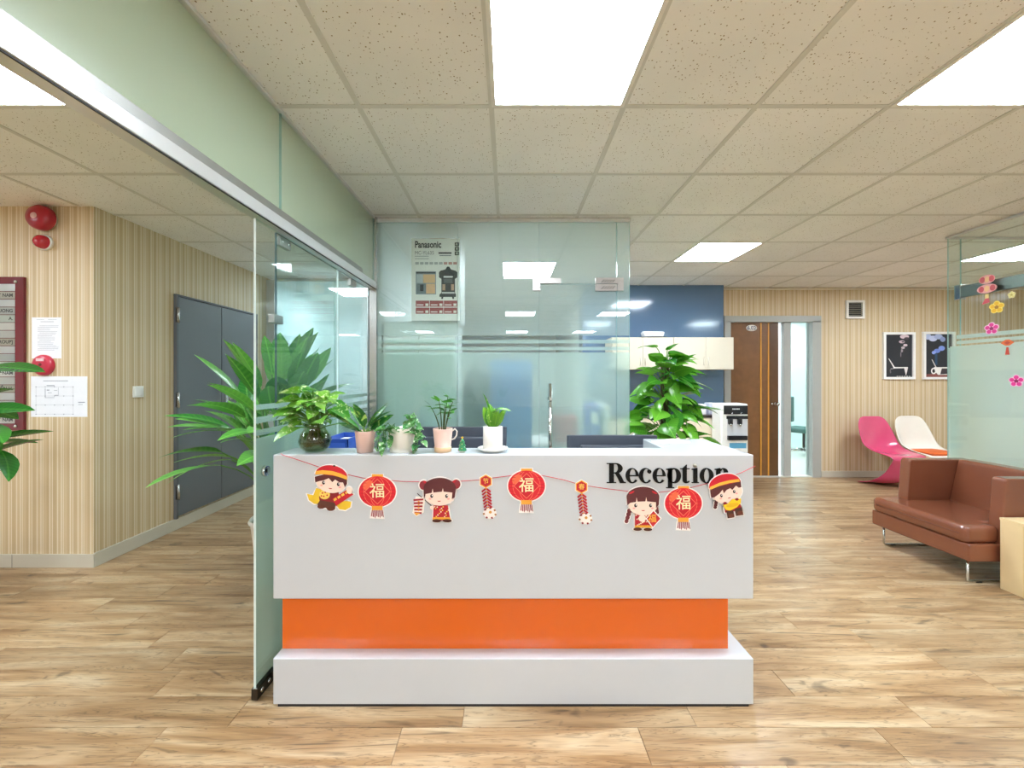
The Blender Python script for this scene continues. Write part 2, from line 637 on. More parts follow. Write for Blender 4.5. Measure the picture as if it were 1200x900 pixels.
def light_panel(c, r, label):
    x0, y0 = GX0 + c * TP, GY0 + r * TP
    t = thing('ceiling_light', label, 'ceiling light', (x0 + TP / 2, y0 + TP / 2, CEIL), group='square ceiling light panels')
    fr = B()
    h, i = TP / 2 - 0.002, TP / 2 - 0.020
    for a in ((-h, h, -h, -i), (-h, h, i, h), (-h, -i, -i, i), (i, h, -i, i)):
        fr.box(*a, -0.004, 0.012)
    obj('frame', fr, mat('E9E7E0', 0.4), t)
    obj('diffuser', B().box(-i, i, -i, i, -0.001, 0.010), EMIT, t)
for (c, r), lab in LIGHTS.items():
    light_panel(c, r, lab)

# ------------------------------------------------------------------ walls
LW_Y, LW_X = 2.861, -2.98
BACK_Y, BLUE_Y = 5.46, 5.286
struct(obj('wall_left_front', B().box(-7, LW_X, LW_Y, LW_Y + 0.1, 0, CEIL + 0.02), WALL_X), 'beige striped wallpaper wall beside the corridor')
struct(obj('wall_left_corridor', B().box(LW_X - 0.12, LW_X + 0.001, LW_Y + 0.0015, 5.0, 0, CEIL + 0.02), WALL_Y), 'beige striped wallpaper wall along the corridor with the grey doors')
PALE = mat('D3DEE3', 0.35, var=0.03, scale=2)
struct(obj('wall_corridor_room', B().box(LW_X - 0.12, -1.04, 7.0, 7.1, 0, CEIL + 0.02).box(LW_X - 0.12, LW_X, 5.0, 7.0, 0, CEIL + 0.02), PALE), 'pale walls of the room at the end of the corridor')
struct(obj('wall_office_left', B().box(-1.04, -0.99, 3.10, 8.5, 0, CEIL + 0.02), mat('E6EEEC', 0.4)), 'white side wall of the office behind the glass')
struct(obj('wall_office_rear', B().box(-1.04, 2.2, 8.40, 8.5, 0, CEIL + 0.02).box(1.0, 1.04, BACK_Y + 0.1, 8.5, 0, CEIL + 0.02), mat('E6EEEE', 0.4)), 'white rear wall of the office behind the glass')
struct(obj('wall_blue', B().box(0.98, 2.852, BLUE_Y, BACK_Y + 0.1, 0, CEIL + 0.02), mat('506C88', 0.12, var=0.05, scale=2, coat=0.6)), 'glossy slate blue wall behind the white cabinets')
DX0, DX1, DZ = 3.02, 4.16, 2.135
bw = B()
bw.box(2.852, DX0 - 0.0, BACK_Y, BACK_Y + 0.1, 0, CEIL + 0.02)
bw.box(DX0, DX1, BACK_Y, BACK_Y + 0.1, DZ, CEIL + 0.02)
bw.box(DX1, 7.4, BACK_Y, BACK_Y + 0.1, 0, CEIL + 0.02)
struct(obj('wall_back', bw, WALL_X), 'beige striped wallpaper wall with the doorway and pictures')
struct(obj('wall_right', B().box(7.3, 7.4, -6, BACK_Y, 0, CEIL + 0.02), mat('F2F2EF', 0.6)), 'far right wall of the glass-walled room')
struct(obj('wall_left_far', B().box(-7, -6.9, -6, LW_Y, 0, CEIL + 0.02), mat('F2F2EF', 0.6)), 'far left wall of the hall')
struct(obj('wall_rear', B().box(-7, 7.4, -6, -5.9, 0, CEIL + 0.02), mat('F2F0EA', 0.6)), 'rear wall of the hall facing the counter')
# room beyond the doorway
ROOMW = mat('E4EDEE', 0.5)
struct(obj('wall_beyond_door', B().box(2.3, 6.6, 8.6, 8.7, 0, CEIL).box(2.2, 2.3, BACK_Y + 0.1, 8.7, 0, CEIL).box(6.5, 6.6, BACK_Y + 0.1, 8.7, 0, CEIL), ROOMW), 'white walls of the room beyond the doorway')
for q in ((6, 9), (9, 9), (9, 11), (6, 11)):  # panels added to brighten the view through the doorway
    light_panel(*q, 'square white ceiling light panel added to brighten the room beyond the doorway')
struct(obj('floor_beyond_door', B().box(2.3, 6.5, BACK_Y + 0.02, 8.6, 0.0005, 0.004), mat('CFCFC8', 0.25)), 'pale tiled floor beyond the doorway')

# baseboards
obj_bb = struct(obj('baseboard_left', B().box(-7, LW_X + 0.012, LW_Y - 0.012, LW_Y, 0, 0.095, bevel=0.002), BASEBOARD), 'pale baseboard under the wallpapered wall front')
for x in (-6.3, -5.1, -3.55):
    obj('joint', B().box(-0.0015, 0.0015, -0.0135, -0.011, 0, 0.094), mat('8F8878', 0.7), obj_bb, (x, LW_Y, 0))
struct(obj('baseboard_corridor', B().box(LW_X, LW_X + 0.013, LW_Y, 4.9, 0, 0.10, bevel=0.002), BASEBOARD), 'pale baseboard along the corridor wall')
struct(obj('baseboard_back', B().box(DX1 + 0.12, 7.3, BACK_Y - 0.012, BACK_Y, 0, 0.085, bevel=0.002), BASEBOARD), 'pale baseboard under the pictures wall')
struct(obj('trim_1', B().box(2.852, 7.3, BACK_Y - 0.02, BACK_Y, CEIL - 0.022, CEIL, bevel=0.004), mat('E8E2D2', 0.5)), 'cream edge moulding between back wall and ceiling')

# ------------------------------------------------------------------ glass partition on the left (corridor side)
def pane(parent, axis, p0, p1, at, z0, z1, th=0.010, m=GLASS, edge=EDGE, name='pane'):
    """glass sheet; axis 'y' runs along y at x = at, axis 'x' runs along x at y = at; edges get the green edge look"""
    b = B()
    t = th / 2
    if axis == 'y':
        b.box(-t, t, p0, p1, z0, z1)
    else:
        b.box(p0, p1, -t, t, z0, z1)
    me = b.mesh(name)
    me.materials.append(m)
    me.materials.append(edge)
    for p in me.polygons:
        n = p.normal
        main = abs(n.x) > .9 if axis == 'y' else abs(n.y) > .9
        p.material_index = 0 if main else 1
    o = obj(name, me, m, parent)
    o.location = (at, 0, 0) if axis == 'y' else (0, at, 0)
    return o

def sheet(axis, p0, p1, at, z0, z1):
    """thin film: one face, normal towards the hall"""
    b = B()
    if axis == 'x':
        b.face([(p0, at, z0), (p1, at, z0), (p1, at, z1), (p0, at, z1)])
    else:
        b.face([(at, p1, z0), (at, p0, z0), (at, p0, z1), (at, p1, z1)])
    me = bpy.data.meshes.new('film')
    b.bm.to_mesh(me)
    b.bm.free()
    return me
LG = struct_empty('wall_glass_left', 'glass partition with steel rail between hall and corridor', (-1.078, 0.0, 0))
LG.rotation_euler = (0, 0, -0.0165)     # the partition stands a degree off the ceiling grid
RZ0, RZ1 = 2.036, 2.086
# transom panes above the rail
pane(LG, 'y', -0.6, 1.828, 0, RZ1, CEIL - 0.002, m=GLASS_WARM)
pane(LG, 'y', 1.831, 3.03, 0, RZ1, CEIL - 0.002, m=GLASS_WARM)
obj('frosted_film', B().box(-0.0085, -0.0065, -0.6, 3.03, RZ1 + 0.01, CEIL - 0.004), HAZE_TRANSOM, LG)
obj('rail', B().box(-0.042, 0.022, -0.6, 3.06, RZ0, RZ1, bevel=0.003), mat('DCDEDF', 0.28, 0.55, var=0.03), LG)
obj('rail_channel', B().box(0.0065, 0.014, -0.6, 2.78, RZ1, RZ1 + 0.036).box(-0.018, -0.0095, -0.6, 2.78, RZ1, RZ1 + 0.036), BRUSHED, LG)
obj('rail_gasket', B().box(0.013, 0.018, -0.6, 3.03, RZ0 - 0.004, RZ0), BLACK_MATT, LG)
obj('ceiling_channel', B().box(-0.014, 0.014, -0.6, 3.06, CEIL - 0.014, CEIL + 0.001), ALU, LG)
obj('post', B().box(-0.046, 0.022, 3.03, 3.062, 0, CEIL - 0.001, bevel=0.002), STEEL, LG)
# fixed side light with clear upper half and frosted bands
pane(LG, 'y', 1.855, 3.03, -0.036, 0.012, RZ0 - 0.002, edge=EDGE_DARK)
for z0, z1 in ((0.012, 1.10), (1.110, 1.135), (1.163, 1.190), (1.220, 1.243)):
    obj('frosted_film', B().box(-0.0445, -0.0425, 2.44, 3.02, z0, z1), FROST_SIDE, LG)
def clamp(parent, y, z, ln=0.09, h=0.045, m=BRUSHED):
    o = obj('patch_fitting', B().box(-0.012, 0.012, -ln / 2, ln / 2, -h / 2, h / 2, bevel=0.002), m, parent, (-0.036, y, z))
    for s in (-1, 1):
        obj('screw', B().lathe([(0, 0.0), (0.006, 0.0), (0.005, 0.003), (0, 0.003)], 10, mtx=Matrix.Rotation(PI / 2, 3, 'Y')), CHROME, o, (0.012, s * ln * 0.27, 0))
    return o
clamp(LG, 1.915, RZ0 - 0.032)
clamp(LG, 2.72, RZ0 - 0.032)
obj('glass_clip', B().box(-0.014, 0.014, -0.035, 0.035, -0.02, 0.02, bevel=0.002), BRUSHED, LG, (-0.036, 1.855, 1.63))
# sliding leaf standing open in front of the side light
door = struct_empty('door_1', 'open glass door leaf standing beside the counter', (-1.078, 0.0, 0))
door.rotation_euler = (0, 0, -0.0165)
pane(door, 'y', 1.672, 2.45, -0.014, 0.014, RZ0 - 0.008, edge=mat('D5E6E4', 0.12, var=0.02))
for z0, z1 in ((0.03, 1.10), (1.110, 1.135), (1.163, 1.190), (1.220, 1.243)):
    obj('frosted_film', B().box(-0.0220, -0.0200, 1.678, 2.44, z0, z1), FROST_SIDE, door)
lk = obj('lock_cylinder', B().lathe([(0, 0.0), (0.024, 0.0), (0.024, 0.010), (0.018, 0.014), (0.017, 0.011), (0, 0.011)], 24, mtx=Matrix.Rotation(PI / 2, 3, 'Y')), CHROME, door, (-0.009, 1.728, 0.955))
obj('keyhole', B().box(0.011, 0.0125, -0.002, 0.002, -0.007, 0.007), BLACK, lk)
pf = obj('bottom_patch', B().box(-0.028, 0.0, 1.668, 1.80, 0.006, 0.055, bevel=0.003), mat('4A443C', 0.3, 0.9), door)
for y in (1.695, 1.745):
    obj('screw', B().lathe([(0, 0.0), (0.010, 0.0), (0.009, 0.004), (0, 0.004)], 12, mtx=Matrix.Rotation(PI / 2, 3, 'Y')), CHROME, pf, (0.0, y, 0.033))

EG = struct_empty('wall_glass_corridor_end', 'frosted glass wall closing the end of the corridor', (0, 4.93, 0))
pane(EG, 'x', LW_X + 0.1, -2.15, 0, 0.01, CEIL - 0.02)
pane(EG, 'x', -2.145, -1.04, 0, 0.01, CEIL - 0.02)
obj('hazy_film', sheet('x', LW_X + 0.1, -1.04, 0.0065, 0.01, CEIL - 0.021), HAZE, EG)
obj('frame', B().box(LW_X, LW_X + 0.1, -0.03, 0.03, 0, CEIL - 0.02).box(LW_X + 0.1, -1.04, -0.02, 0.02, CEIL - 0.03, CEIL - 0.001), mat('C6CBCB', 0.4), EG)

# ------------------------------------------------------------------ glass front behind the counter
GY = 3.075
BG = struct_empty('wall_glass_office', 'frosted glass front of the office behind the counter', (0, GY, 0))
XL, XA, XB, XC, XR = -1.02, -0.394, 0.236, 0.834, 0.933
pane(BG, 'x', XL, XA - 0.0015, 0, 0.012, CEIL - 0.02)
pane(BG, 'x', XA + 0.0015, XB - 0.002, 0, 0.012, CEIL - 0.02)
pane(BG, 'x', XB + 0.002, XC - 0.0015, 0, 2.085, CEIL - 0.02)
pane(BG, 'x', XC + 0.0015, XR, 0, 0.012, CEIL - 0.02)
obj('frosted_film', sheet('x', XL, XR, 0.0065, 0.012, 1.555), FROST, BG)
KX0, KX1, KZ0, KZ1 = -0.7525, -0.3775, 1.8005, 2.4355      # the carton is pressed flat on the glass here and shows clearly
for q in ((XL, KX0, 1.685, CEIL - 0.021), (KX1, XR, 1.685, CEIL - 0.021), (KX0, KX1, 1.685, KZ0), (KX0, KX1, KZ1, CEIL - 0.021)):
    obj('hazy_film', sheet('x', q[0], q[1], 0.0065, q[2], q[3]), HAZE, BG)
for z0, z1 in ((1.572, 1.598), (1.625, 1.652)):
    obj('frosted_film', sheet('x', XL, XR, 0.0065, z0, z1), FROST, BG)
obj('top_channel', B().box(XL, XR + 0.004, -0.014, 0.014, CEIL - 0.026, CEIL - 0.001), ALU, BG)
d2 = struct_empty('door_2', 'frosted glass office door with tall bar handle', (0, GY, 0))
pane(d2, 'x', XB + 0.003, XC - 0.003, 0, 0.012, 2.078)
hb = B().tube([(0.315, -0.055, 0.42), (0.315, -0.055, 1.315)], 0.014, 14)
obj('handle', hb, CHROME, d2)
for z in (0.55, 1.20):
    obj('handle_post', B().tube([(0.315, -0.055, z), (0.315, -0.005, z)], 0.009, 10).lathe([(0.02, -0.012), (0.02, 0.012)], 14, (0.315, -0.055, z)), CHROME, d2)
obj('inner_handle', B().tube([(0.335, 0.055, 0.42), (0.335, 0.055, 1.315)], 0.012, 12), CHROME, d2)
PATCH = mat('9E9994', 0.35, 0.6, var=0.12, scale=40)
pl = obj('patch_fitting', B().prism([(XB - 0.05, 2.125), (XB + 0.165, 2.125), (XB + 0.165, 2.085), (XB + 0.008, 2.085), (XB + 0.008, 2.03), (XB - 0.05, 2.03)], -0.014, 0.014), PATCH, BG)
pr = obj('patch_fitting', B().prism([(XC - 0.165, 2.128), (XC + 0.05, 2.128), (XC + 0.05, 2.03), (XC + 0.004, 2.03), (XC + 0.004, 2.085), (XC - 0.165, 2.085)], -0.014, 0.014), PATCH, BG)
obj('patch_fitting', B().box(XC - 0.165, XC + 0.001, -0.014, 0.014, 2.028, 2.08, bevel=0.001), PATCH, d2)
for i in range(5):
    for z in (2.098, 2.048):
        obj('scratch_mark', B().prism([(0, 0), (0.008, 0), (0.030, 0.022), (0.022, 0.022)], -0.0152, -0.0141), mat('4B4744', 0.5), pr if z > 2.08 else d2, (XC - 0.125 + i * 0.02, 0, z - 0.008))

# ------------------------------------------------------------------ glass room on the right
RX = 3.826
RG = struct_empty('wall_glass_right', 'frosted glass wall with flower stickers behind the armchair', (RX, 0, 0))
pane(RG, 'y', 0.9, 3.470, 0, 0.012, CEIL - 0.012)
obj('frosted_film', sheet('y', 0.9, 3.46, 0.0065, 0.012, 1.63), FROST, RG)
for z0, z1 in ((1.645, 1.672), (1.690, 1.722)):
    obj('frosted_film', sheet('y', 0.9, 3.41, 0.0065, z0, z1), FROST, RG)
obj('top_channel', B().box(-0.014, 0.014, 0.9, 3.48, CEIL - 0.016, CEIL - 0.001), ALU, RG)
RG2 = struct_empty('wall_glass_return', 'clear glass return wall of the room behind the armchair', (0, 3.476, 0))
pane(RG2, 'x', RX + 0.006, RX + 0.115, 0, 0.012, CEIL - 0.012)
pane(RG2, 'x', RX + 0.118, 7.3, 0, 2.16, CEIL - 0.012)
obj('frosted_film', sheet('x', RX + 0.01, RX + 0.115, 0.0065, 0.012, 1.62), FROST, RG2)
obj('top_channel', B().box(RX, 7.3, -0.012, 0.012, CEIL - 0.016, CEIL - 0.001), ALU, RG2)
rr = obj('door_rail', B().box(0.03, 0.07, 2.2, 3.44, 2.045, 2.14, bevel=0.003), mat('6F746E', 0.35, 0.8), RG)
obj('door_closer', B().box(0.028, 0.075, 3.40, 3.45, 2.03, 2.155, bevel=0.004), CHROME, RG)

# ------------------------------------------------------------------ grey riser doors in the corridor wall
def corridor_door(name, y0, y1, label, handle):
    d = struct_empty(name, label, (LW_X, 0, 0))
    obj('leaf', B().box(0.0, 0.022, y0, y1, 0.118, 2.085, bevel=0.002), GREY_DOOR, d)
    fr = B()
    if not handle:
        fr.box(0, 0.03, y0 - 0.022, y0 - 0.004, 0.10, 2.105)
    fr.box(0, 0.03, y0 - 0.004, y1 + 0.004, 2.09, 2.105)
    if handle:
        fr.box(0, 0.03, y1 + 0.004, y1 + 0.022, 0.10, 2.105)
    obj('frame', fr, mat('5B5F63', 0.5), d)
    if not handle:
        for z in (0.34, 1.16, 1.92):
            h = obj('hinge', B().tube([(0.034, y0 - 0.006, z - 0.07), (0.034, y0 - 0.006, z + 0.07)], 0.009, 10).box(0.02, 0.032, y0 - 0.022, y0 + 0.012, z - 0.065, z + 0.065), STEEL, d)
    else:
        obj('handle_plate', B().box(0.022, 0.028, y0 + 0.05, y0 + 0.085, 1.0, 1.23, bevel=0.002), STEEL, d)
        obj('handle', B().tube([(0.028, y0 + 0.068, 1.14), (0.07, y0 + 0.068, 1.14), (0.075, y0 + 0.10, 1.14), (0.075, y0 + 0.19, 1.135)], 0.008, 10), STEEL, d)
    return d
corridor_door('door_3', 3.565, 4.105, 'grey steel riser door with three hinges on the corridor wall', False)
corridor_door('door_4', 4.113, 4.66, 'grey steel riser door with lever handle on the corridor wall', True)

# ------------------------------------------------------------------ doorway in the back wall
d5 = struct_empty('door_5', 'brown wooden door with yellow inlay lines in a grey frame', (0, BACK_Y, 0))
FRAME = mat('A9ABA5', 0.4, var=0.03)
fr = B()
fr.box(DX0 - 0.075, DX0 + 0.012, -0.025, 0.1, 0, DZ + 0.0)
fr.box(DX1 - 0.012, DX1 + 0.105, -0.025, 0.1, 0, DZ + 0.0)
fr.box(DX0 - 0.075, DX1 + 0.105, -0.025, 0.1, DZ - 0.012, DZ + 0.07)
obj('frame', fr, FRAME, d5)
obj('mullion', B().box(3.79, 3.885, 0.02, 0.09, 0, DZ - 0.012, bevel=0.004), FRAME, d5)
pane(d5, 'x', 3.885, DX1 - 0.012, 0.055, 0.03, DZ - 0.012)
WOOD_DARK = mat('7A532F', 0.4, var=0.22, scale=14)
lf = obj('leaf', B().box(3.034, 3.715, 0.03, 0.07, 0.01, DZ - 0.016, bevel=0.002), WOOD_DARK, d5)
obj('leaf_edge_panel', B().box(3.60, 3.715, 0.026, 0.03, 0.01, DZ - 0.016), mat('5E3E20', 0.4, var=0.2, scale=14), lf)
for x in (3.474, 3.578):
    obj('inlay_line', B().box(x - 0.008, x + 0.008, 0.024, 0.03, 0.01, DZ - 0.016), mat('D89A3A', 0.35), lf)
sg = obj('number_plate', B().lathe([(0, 0), (0.075, 0), (0.075, 0.006), (0, 0.006)], 28, sx=1.0, sy=0.58, mtx=Matrix.Rotation(PI / 2, 3, 'X')), WHITE_MATT, lf, (3.345, 0.03, 2.045))
text_on('6.02', 0.07, mat('2A3560', 0.5), sg, (0, -0.0066, 0), bold=0.0012)
hd = obj('handle', B().lathe([(0, 0), (0.022, 0), (0.022, 0.01), (0.01, 0.012), (0.01, 0.035), (0.024, 0.04), (0.026, 0.058), (0.015, 0.07), (0, 0.07)], 18, mtx=Matrix.Rotation(PI / 2, 3, 'X')), CHROME, lf, (3.675, 0.03, 1.0))
obj('keyhole_plate', B().lathe([(0, 0), (0.014, 0), (0.014, 0.008), (0, 0.008)], 14, mtx=Matrix.Rotation(PI / 2, 3, 'X')), CHROME, lf, (3.63, 0.028, 1.0))
obj('threshold', B().box(DX0, DX1, -0.02, 0.11, 0, 0.012, bevel=0.002), mat('C8C6BC', 0.4), d5)
# frosted screen and an office chair seen through the doorway
sw = struct_empty('wall_glass_beyond', 'frosted glass screen in the room beyond the doorway', (0, 7.4, 0))
pane(sw, 'x', 5.25, 6.4, 0, 0.0, 2.4)
obj('frosted_film', sheet('x', 5.25, 6.4, 0.0065, 0.0, 1.6), FROST, sw)

def office_chair(loc, rotz, label):
    t = thing('office_chair', label, 'chair', loc, rotz)
    b = B()
    for k in range(5):
        a = 2 * PI * k / 5
        b.tube([(0, 0, 0.11), (0.29 * math.cos(a), 0.29 * math.sin(a), 0.075)], [0.026, 0.016], 8)
    b.lathe([(0.034, 0.07), (0.034, 0.15), (0, 0.15)], 14)
    obj('base', b, CHROME, t)
    for k in range(5):
        a = 2 * PI * k / 5
        obj('caster', B().tube([(0.29 * math.cos(a) - 0.02 * math.sin(a), 0.29 * math.sin(a) + 0.02 * math.cos(a), 0.032), (0.29 * math.cos(a) + 0.02 * math.sin(a), 0.29 * math.sin(a) - 0.02 * math.cos(a), 0.032)], 0.031, 12).tube([(0.29 * math.cos(a), 0.29 * math.sin(a), 0.03), (0.29 * math.cos(a), 0.29 * math.sin(a), 0.09)], 0.008, 6), BLACK, t)
    obj('gas_lift', B().tube([(0, 0, 0.12), (0, 0, 0.42)], 0.022, 12), BLACK, t)
    obj('seat', B().box(-0.24, 0.24, -0.24, 0.24, 0.41, 0.49, bevel=0.03, seg=3), mat('2F5C58', 0.8), t)
    obj('backrest', B().box(-0.22, 0.22, 0.22, 0.27, 0.56, 1.02, bevel=0.022, seg=3), mat('2F5C58', 0.8), t)
    obj('back_bracket', B().tube([(0, 0.1, 0.42), (0, 0.27, 0.44), (0, 0.28, 0.7)], 0.016, 8), BLACK, t)
office_chair((5.15, 6.95, 0.004), 0.6, 'teal swivel office chair in the room beyond the brown door')

# ------------------------------------------------------------------ reception counter
ctr = thing('reception_counter', 'white reception counter with orange band and black lettering', 'counter', (0, 1.646, 0))
CX0, CX1 = -0.973, 1.012
bt = B()
def L_block(b, x0, x1, d, z0, z1, wing_x, wing_d, bevel=0.003):
    b.prism([(x0, 0), (x1, 0), (x1, wing_d), (wing_x, wing_d), (wing_x, d), (x0, d)], z0, z1, 'z')
body = B()
L_block(body, CX0, CX1, 0.165, 0.444, 1.04, 0.70, 0.43)
o = obj('body', body, WHITE, ctr)
md = o.modifiers.new('bevel', 'BEVEL'); md.width = 0.004; md.segments = 2
pb = B()
L_block(pb, CX0, CX1, 0.165, 0.008, 0.1974, 0.70, 0.43)
o = obj('plinth', pb, WHITE, ctr)
md = o.modifiers.new('bevel', 'BEVEL'); md.width = 0.003; md.segments = 2
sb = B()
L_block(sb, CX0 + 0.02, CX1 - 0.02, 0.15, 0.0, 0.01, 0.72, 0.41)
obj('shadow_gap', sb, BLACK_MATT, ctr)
ob = B()
ob.prism([(-0.969, 0.062), (0.940, 0.062), (0.940, 0.42), (0.72, 0.42), (0.72, 0.155), (-0.969, 0.155)], 0.1970, 0.445, 'z')
obj('orange_band', ob, mat('DE640E', 0.16, var=0.02, coat=0.5), ctr)
obj('worktop', B().box(CX0 + 0.02, 0.98, 0.16, 0.85, 0.71, 0.74, bevel=0.003), WHITE_MATT, ctr)
obj('side_panel', B().box(CX0 + 0.02, CX0 + 0.045, 0.17, 0.84, 0, 0.71), WHITE_MATT, ctr)
obj('side_panel', B().box(0.95, 0.975, 0.44, 0.84, 0, 0.71), WHITE_MATT, ctr)

# serif lettering "Reception" (baseline unit = photo-scale millimetres)
def ell(cx, cy, rx, ry, a0, a1, n=20):
    return [(cx + rx * math.cos(math.radians(a0 + (a1 - a0) * k / n)), cy + ry * math.sin(math.radians(a0 + (a1 - a0) * k / n))) for k in range(n + 1)]
def strip(outer, inner):
    return [[outer[i], outer[i + 1], inner[i + 1], inner[i]] for i in range(len(outer) - 1)]
def rect(x0, y0, x1, y1):
    return [(x0, y0), (x1, y0), (x1, y1), (x0, y1)]
def L_R():
    q = [rect(3, 0, 8.4, 23.3), rect(0, 0, 11.2, 1), rect(0, 22.3, 8.4, 23.3)]
    q += strip([(8.4, 23.3)] + ell(10.8, 17.3, 8.0, 6.0, 90, -90) + [(8.4, 11.3)], [(8.4, 22.2)] + ell(10.3, 17.3, 3.2, 4.9, 90, -90) + [(8.4, 12.4)])
    q += [[(9.6, 11.8), (14.2, 12.3), (17.6, 7.6), (13.2, 5.4)], [(13.2, 5.4), (17.6, 7.6), (20.4, 1.6), (15.6, 0)], [(15.6, 0), (20.4, 1.6), (22.6, 1.0), (22.6, 0)]]
    return q
def L_e():
    q = strip(ell(7.6, 8.6, 7.6, 8.9, 0, 322, 36), ell(8.3, 8.9, 3.7, 7.9, 0, 322, 36))
    return q + [rect(3.6, 8.0, 15.2, 9.0)]
def L_c():
    q = strip(ell(7.8, 8.6, 7.8, 8.9, 48, 322, 34), ell(8.8, 8.8, 4.2, 7.9, 48, 322, 34))
    return q + [ell(12.2, 13.4, 2.3, 2.4, 0, 342, 19)]
def L_o():
    return strip(ell(8.0, 8.6, 8.0, 8.9, 0, 360, 40), ell(8.0, 8.6, 3.3, 7.9, 0, 360, 40))
def L_p():
    q = [rect(2.0, -6, 6.8, 16.6), rect(-0.2, -6, 9.2, -5), [(-0.2, 15.4), (2.0, 15.4), (6.8, 15.6), (6.8, 17.6), (-0.2, 16.4)]]
    return q + strip(ell(9.2, 8.6, 8.0, 8.9, 0, 360, 40), ell(8.6, 8.6, 3.4, 7.5, 0, 360, 40))
def L_t():
    return [rect(3, 2.6, 7.6, 17), [(2.6, 16.8), (7.6, 16.8), (7.6, 21.6)], rect(0, 16.2, 11, 17.2),
            [(3, 3.2), (7.6, 3.2), (7.8, 1.9), (6.6, -0.3), (4.6, 0.1), (3.3, 1.5)], [(6.6, -0.3), (7.8, 1.9), (8.7, 1.5), (10.6, 2.6), (11, 2.0), (9.4, 0.3)]]
def L_i():
    return [rect(1.6, 0.5, 6.2, 16.6), rect(-0.3, 0, 8.0, 1), [(-0.3, 15.4), (6.2, 15.4), (6.2, 17.6), (-0.3, 16.4)]]
def L_n():
    q = [rect(1.6, 0.5, 6.2, 16.6), rect(-0.3, 0, 8.0, 1), [(-0.3, 15.4), (6.2, 15.4), (6.2, 17.6), (-0.3, 16.4)]]
    q += strip(ell(10.2, 12.6, 4.9, 4.9, 150, 0, 16), ell(8.6, 11.6, 2.0, 4.4, 150, 0, 16))
    return q + [rect(10.4, 0.5, 15.1, 12.6), rect(9.0, 0, 17.2, 1)]
LS = 1.646 / FPX
sign = thing('reception_lettering', 'black serif letters spelling Reception on the white counter front', 'sign', (0.0, 1.646, 0))
for ch, px, q in (('R', 710.8, L_R()), ('e', 733.0, L_e()), ('c', 748.6, L_c()), ('e', 764.6, L_e()), ('p', 780.6, L_p()), ('t', 796.8, L_t()), ('i', 810.6, L_i()), ('o', 819.8, L_o()), ('n', 837.6, L_n())):
    b = B()
    for poly in q:
        P = [((px - 596 + x * 0.985) * LS, CAMZ - (565.8 - 443 - y) * LS) for x, y in poly]
        f = b.face([(x, -0.006, z) for x, z in P])
        n = len(P)
        for k in range(n):
            a, c = P[k], P[(k + 1) % n]
            b.face([(a[0], -0.006, a[1]), (c[0], -0.006, c[1]), (c[0], 0.0, c[1]), (a[0], 0.0, a[1])])
    obj('letter_' + ch.lower(), b, mat('141312', 0.7, spec=0.15), sign)
obj('pin', B().lathe([(0, 0.0), (0.0075, 0.0), (0.0075, 0.006), (0.004, 0.009), (0, 0.009)], 16, mtx=Matrix.Rotation(PI / 2, 3, 'X')), mat('A8A59A', 0.3, 0.9), sign, ((814 - 596) * LS, 0, CAMZ - (545.5 - 443) * LS))

# ------------------------------------------------------------------ paper garland on the counter front
CFY = 1.646
def cz(py):
    return CAMZ - (py - 443) * LS
def cx_(px):
    return (px - 596) * LS
class Card:
    """flat printed paper cut-out; coordinates are sixths of a garland unit measured from (ox, oy)"""
    def __init__(self, ox, oy, centre, layer0=0):
        self.ox, self.oy = ox, oy
        self.c = ((ox + centre[0] / 6 - 596) * LS, cz(oy + centre[1] / 6))
        self.b = B()
        self.mats = []
        self.k = layer0
    def P(self, p):
        return (cx_(self.ox + p[0] / 6) - self.c[0], cz(self.oy + p[1] / 6) - self.c[1])
    def mi(self, h):
        m = mat(h, 0.45, var=0.03, scale=60)
        if m not in self.mats:
            self.mats.append(m)
        return self.mats.index(m)
    def poly(self, h, pts, back=0, inc=1.0):
        q = [self.P(p) for p in pts]
        if back:
            gx = sum(p[0] for p in q) / len(q); gz = sum(p[1] for p in q) / len(q)
            w = []
            for x, z in q:
                d = math.hypot(x - gx, z - gz) or 1
                s = (d + back * LS / 6) / d
                w.append((gx + (x - gx) * s, gz + (z - gz) * s))
            self.b.prism(w, -0.0022, -0.001, 'y', self.mi('F6F1EC'))
        self.k += inc
        y = -0.0022 - 0.00012 * self.k
        self.b.face([(x, y, z) for x, z in q], self.mi(h))
    def front(self):
        return -0.0022 - 0.00012 * (self.k + 1.5)
    def ell(self, h, x, y, rx, ry, rot=0, back=0, a0=0, a1=360, n=24):
        pts = []
        full = abs(a1 - a0) >= 360
        for k in range(n if full else n + 1):
            a = math.radians(a0 + (a1 - a0) * k / n)
            u, v = rx * math.cos(a), -ry * math.sin(a)
            c, s = math.cos(math.radians(rot)), math.sin(math.radians(rot))
            pts.append((x + u * c - v * s, y + u * s + v * c))
        self.poly(h, pts, back)
    def line(self, h, p, q, w):
        dx, dy = q[0] - p[0], q[1] - p[1]
        l = math.hypot(dx, dy) or 1
        nx, ny = -dy / l * w / 2, dx / l * w / 2
        self.poly(h, [(p[0] + nx, p[1] + ny), (q[0] + nx, q[1] + ny), (q[0] - nx, q[1] - ny), (p[0] - nx, p[1] - ny)], inc=0.02)
    def done(self, name, label, cat):
        me = self.b.bm
        m = bpy.data.meshes.new(name)
        bmesh.ops.recalc_face_normals(me, faces=me.faces)
        me.to_mesh(m); me.free()
        for x in self.mats:
            m.materials.append(x)
        o = bpy.data.objects.new(name, m)
        # cards hang about a millimetre off the counter and lean against it
        o.location = (self.c[0], CFY - 0.0065 if name == 'paper_boy' and self.c[0] > 0.5 else CFY - 0.0005, self.c[1])
        link(o)
        return tag(o, label, cat, 'paper new year cut-outs on the counter garland')

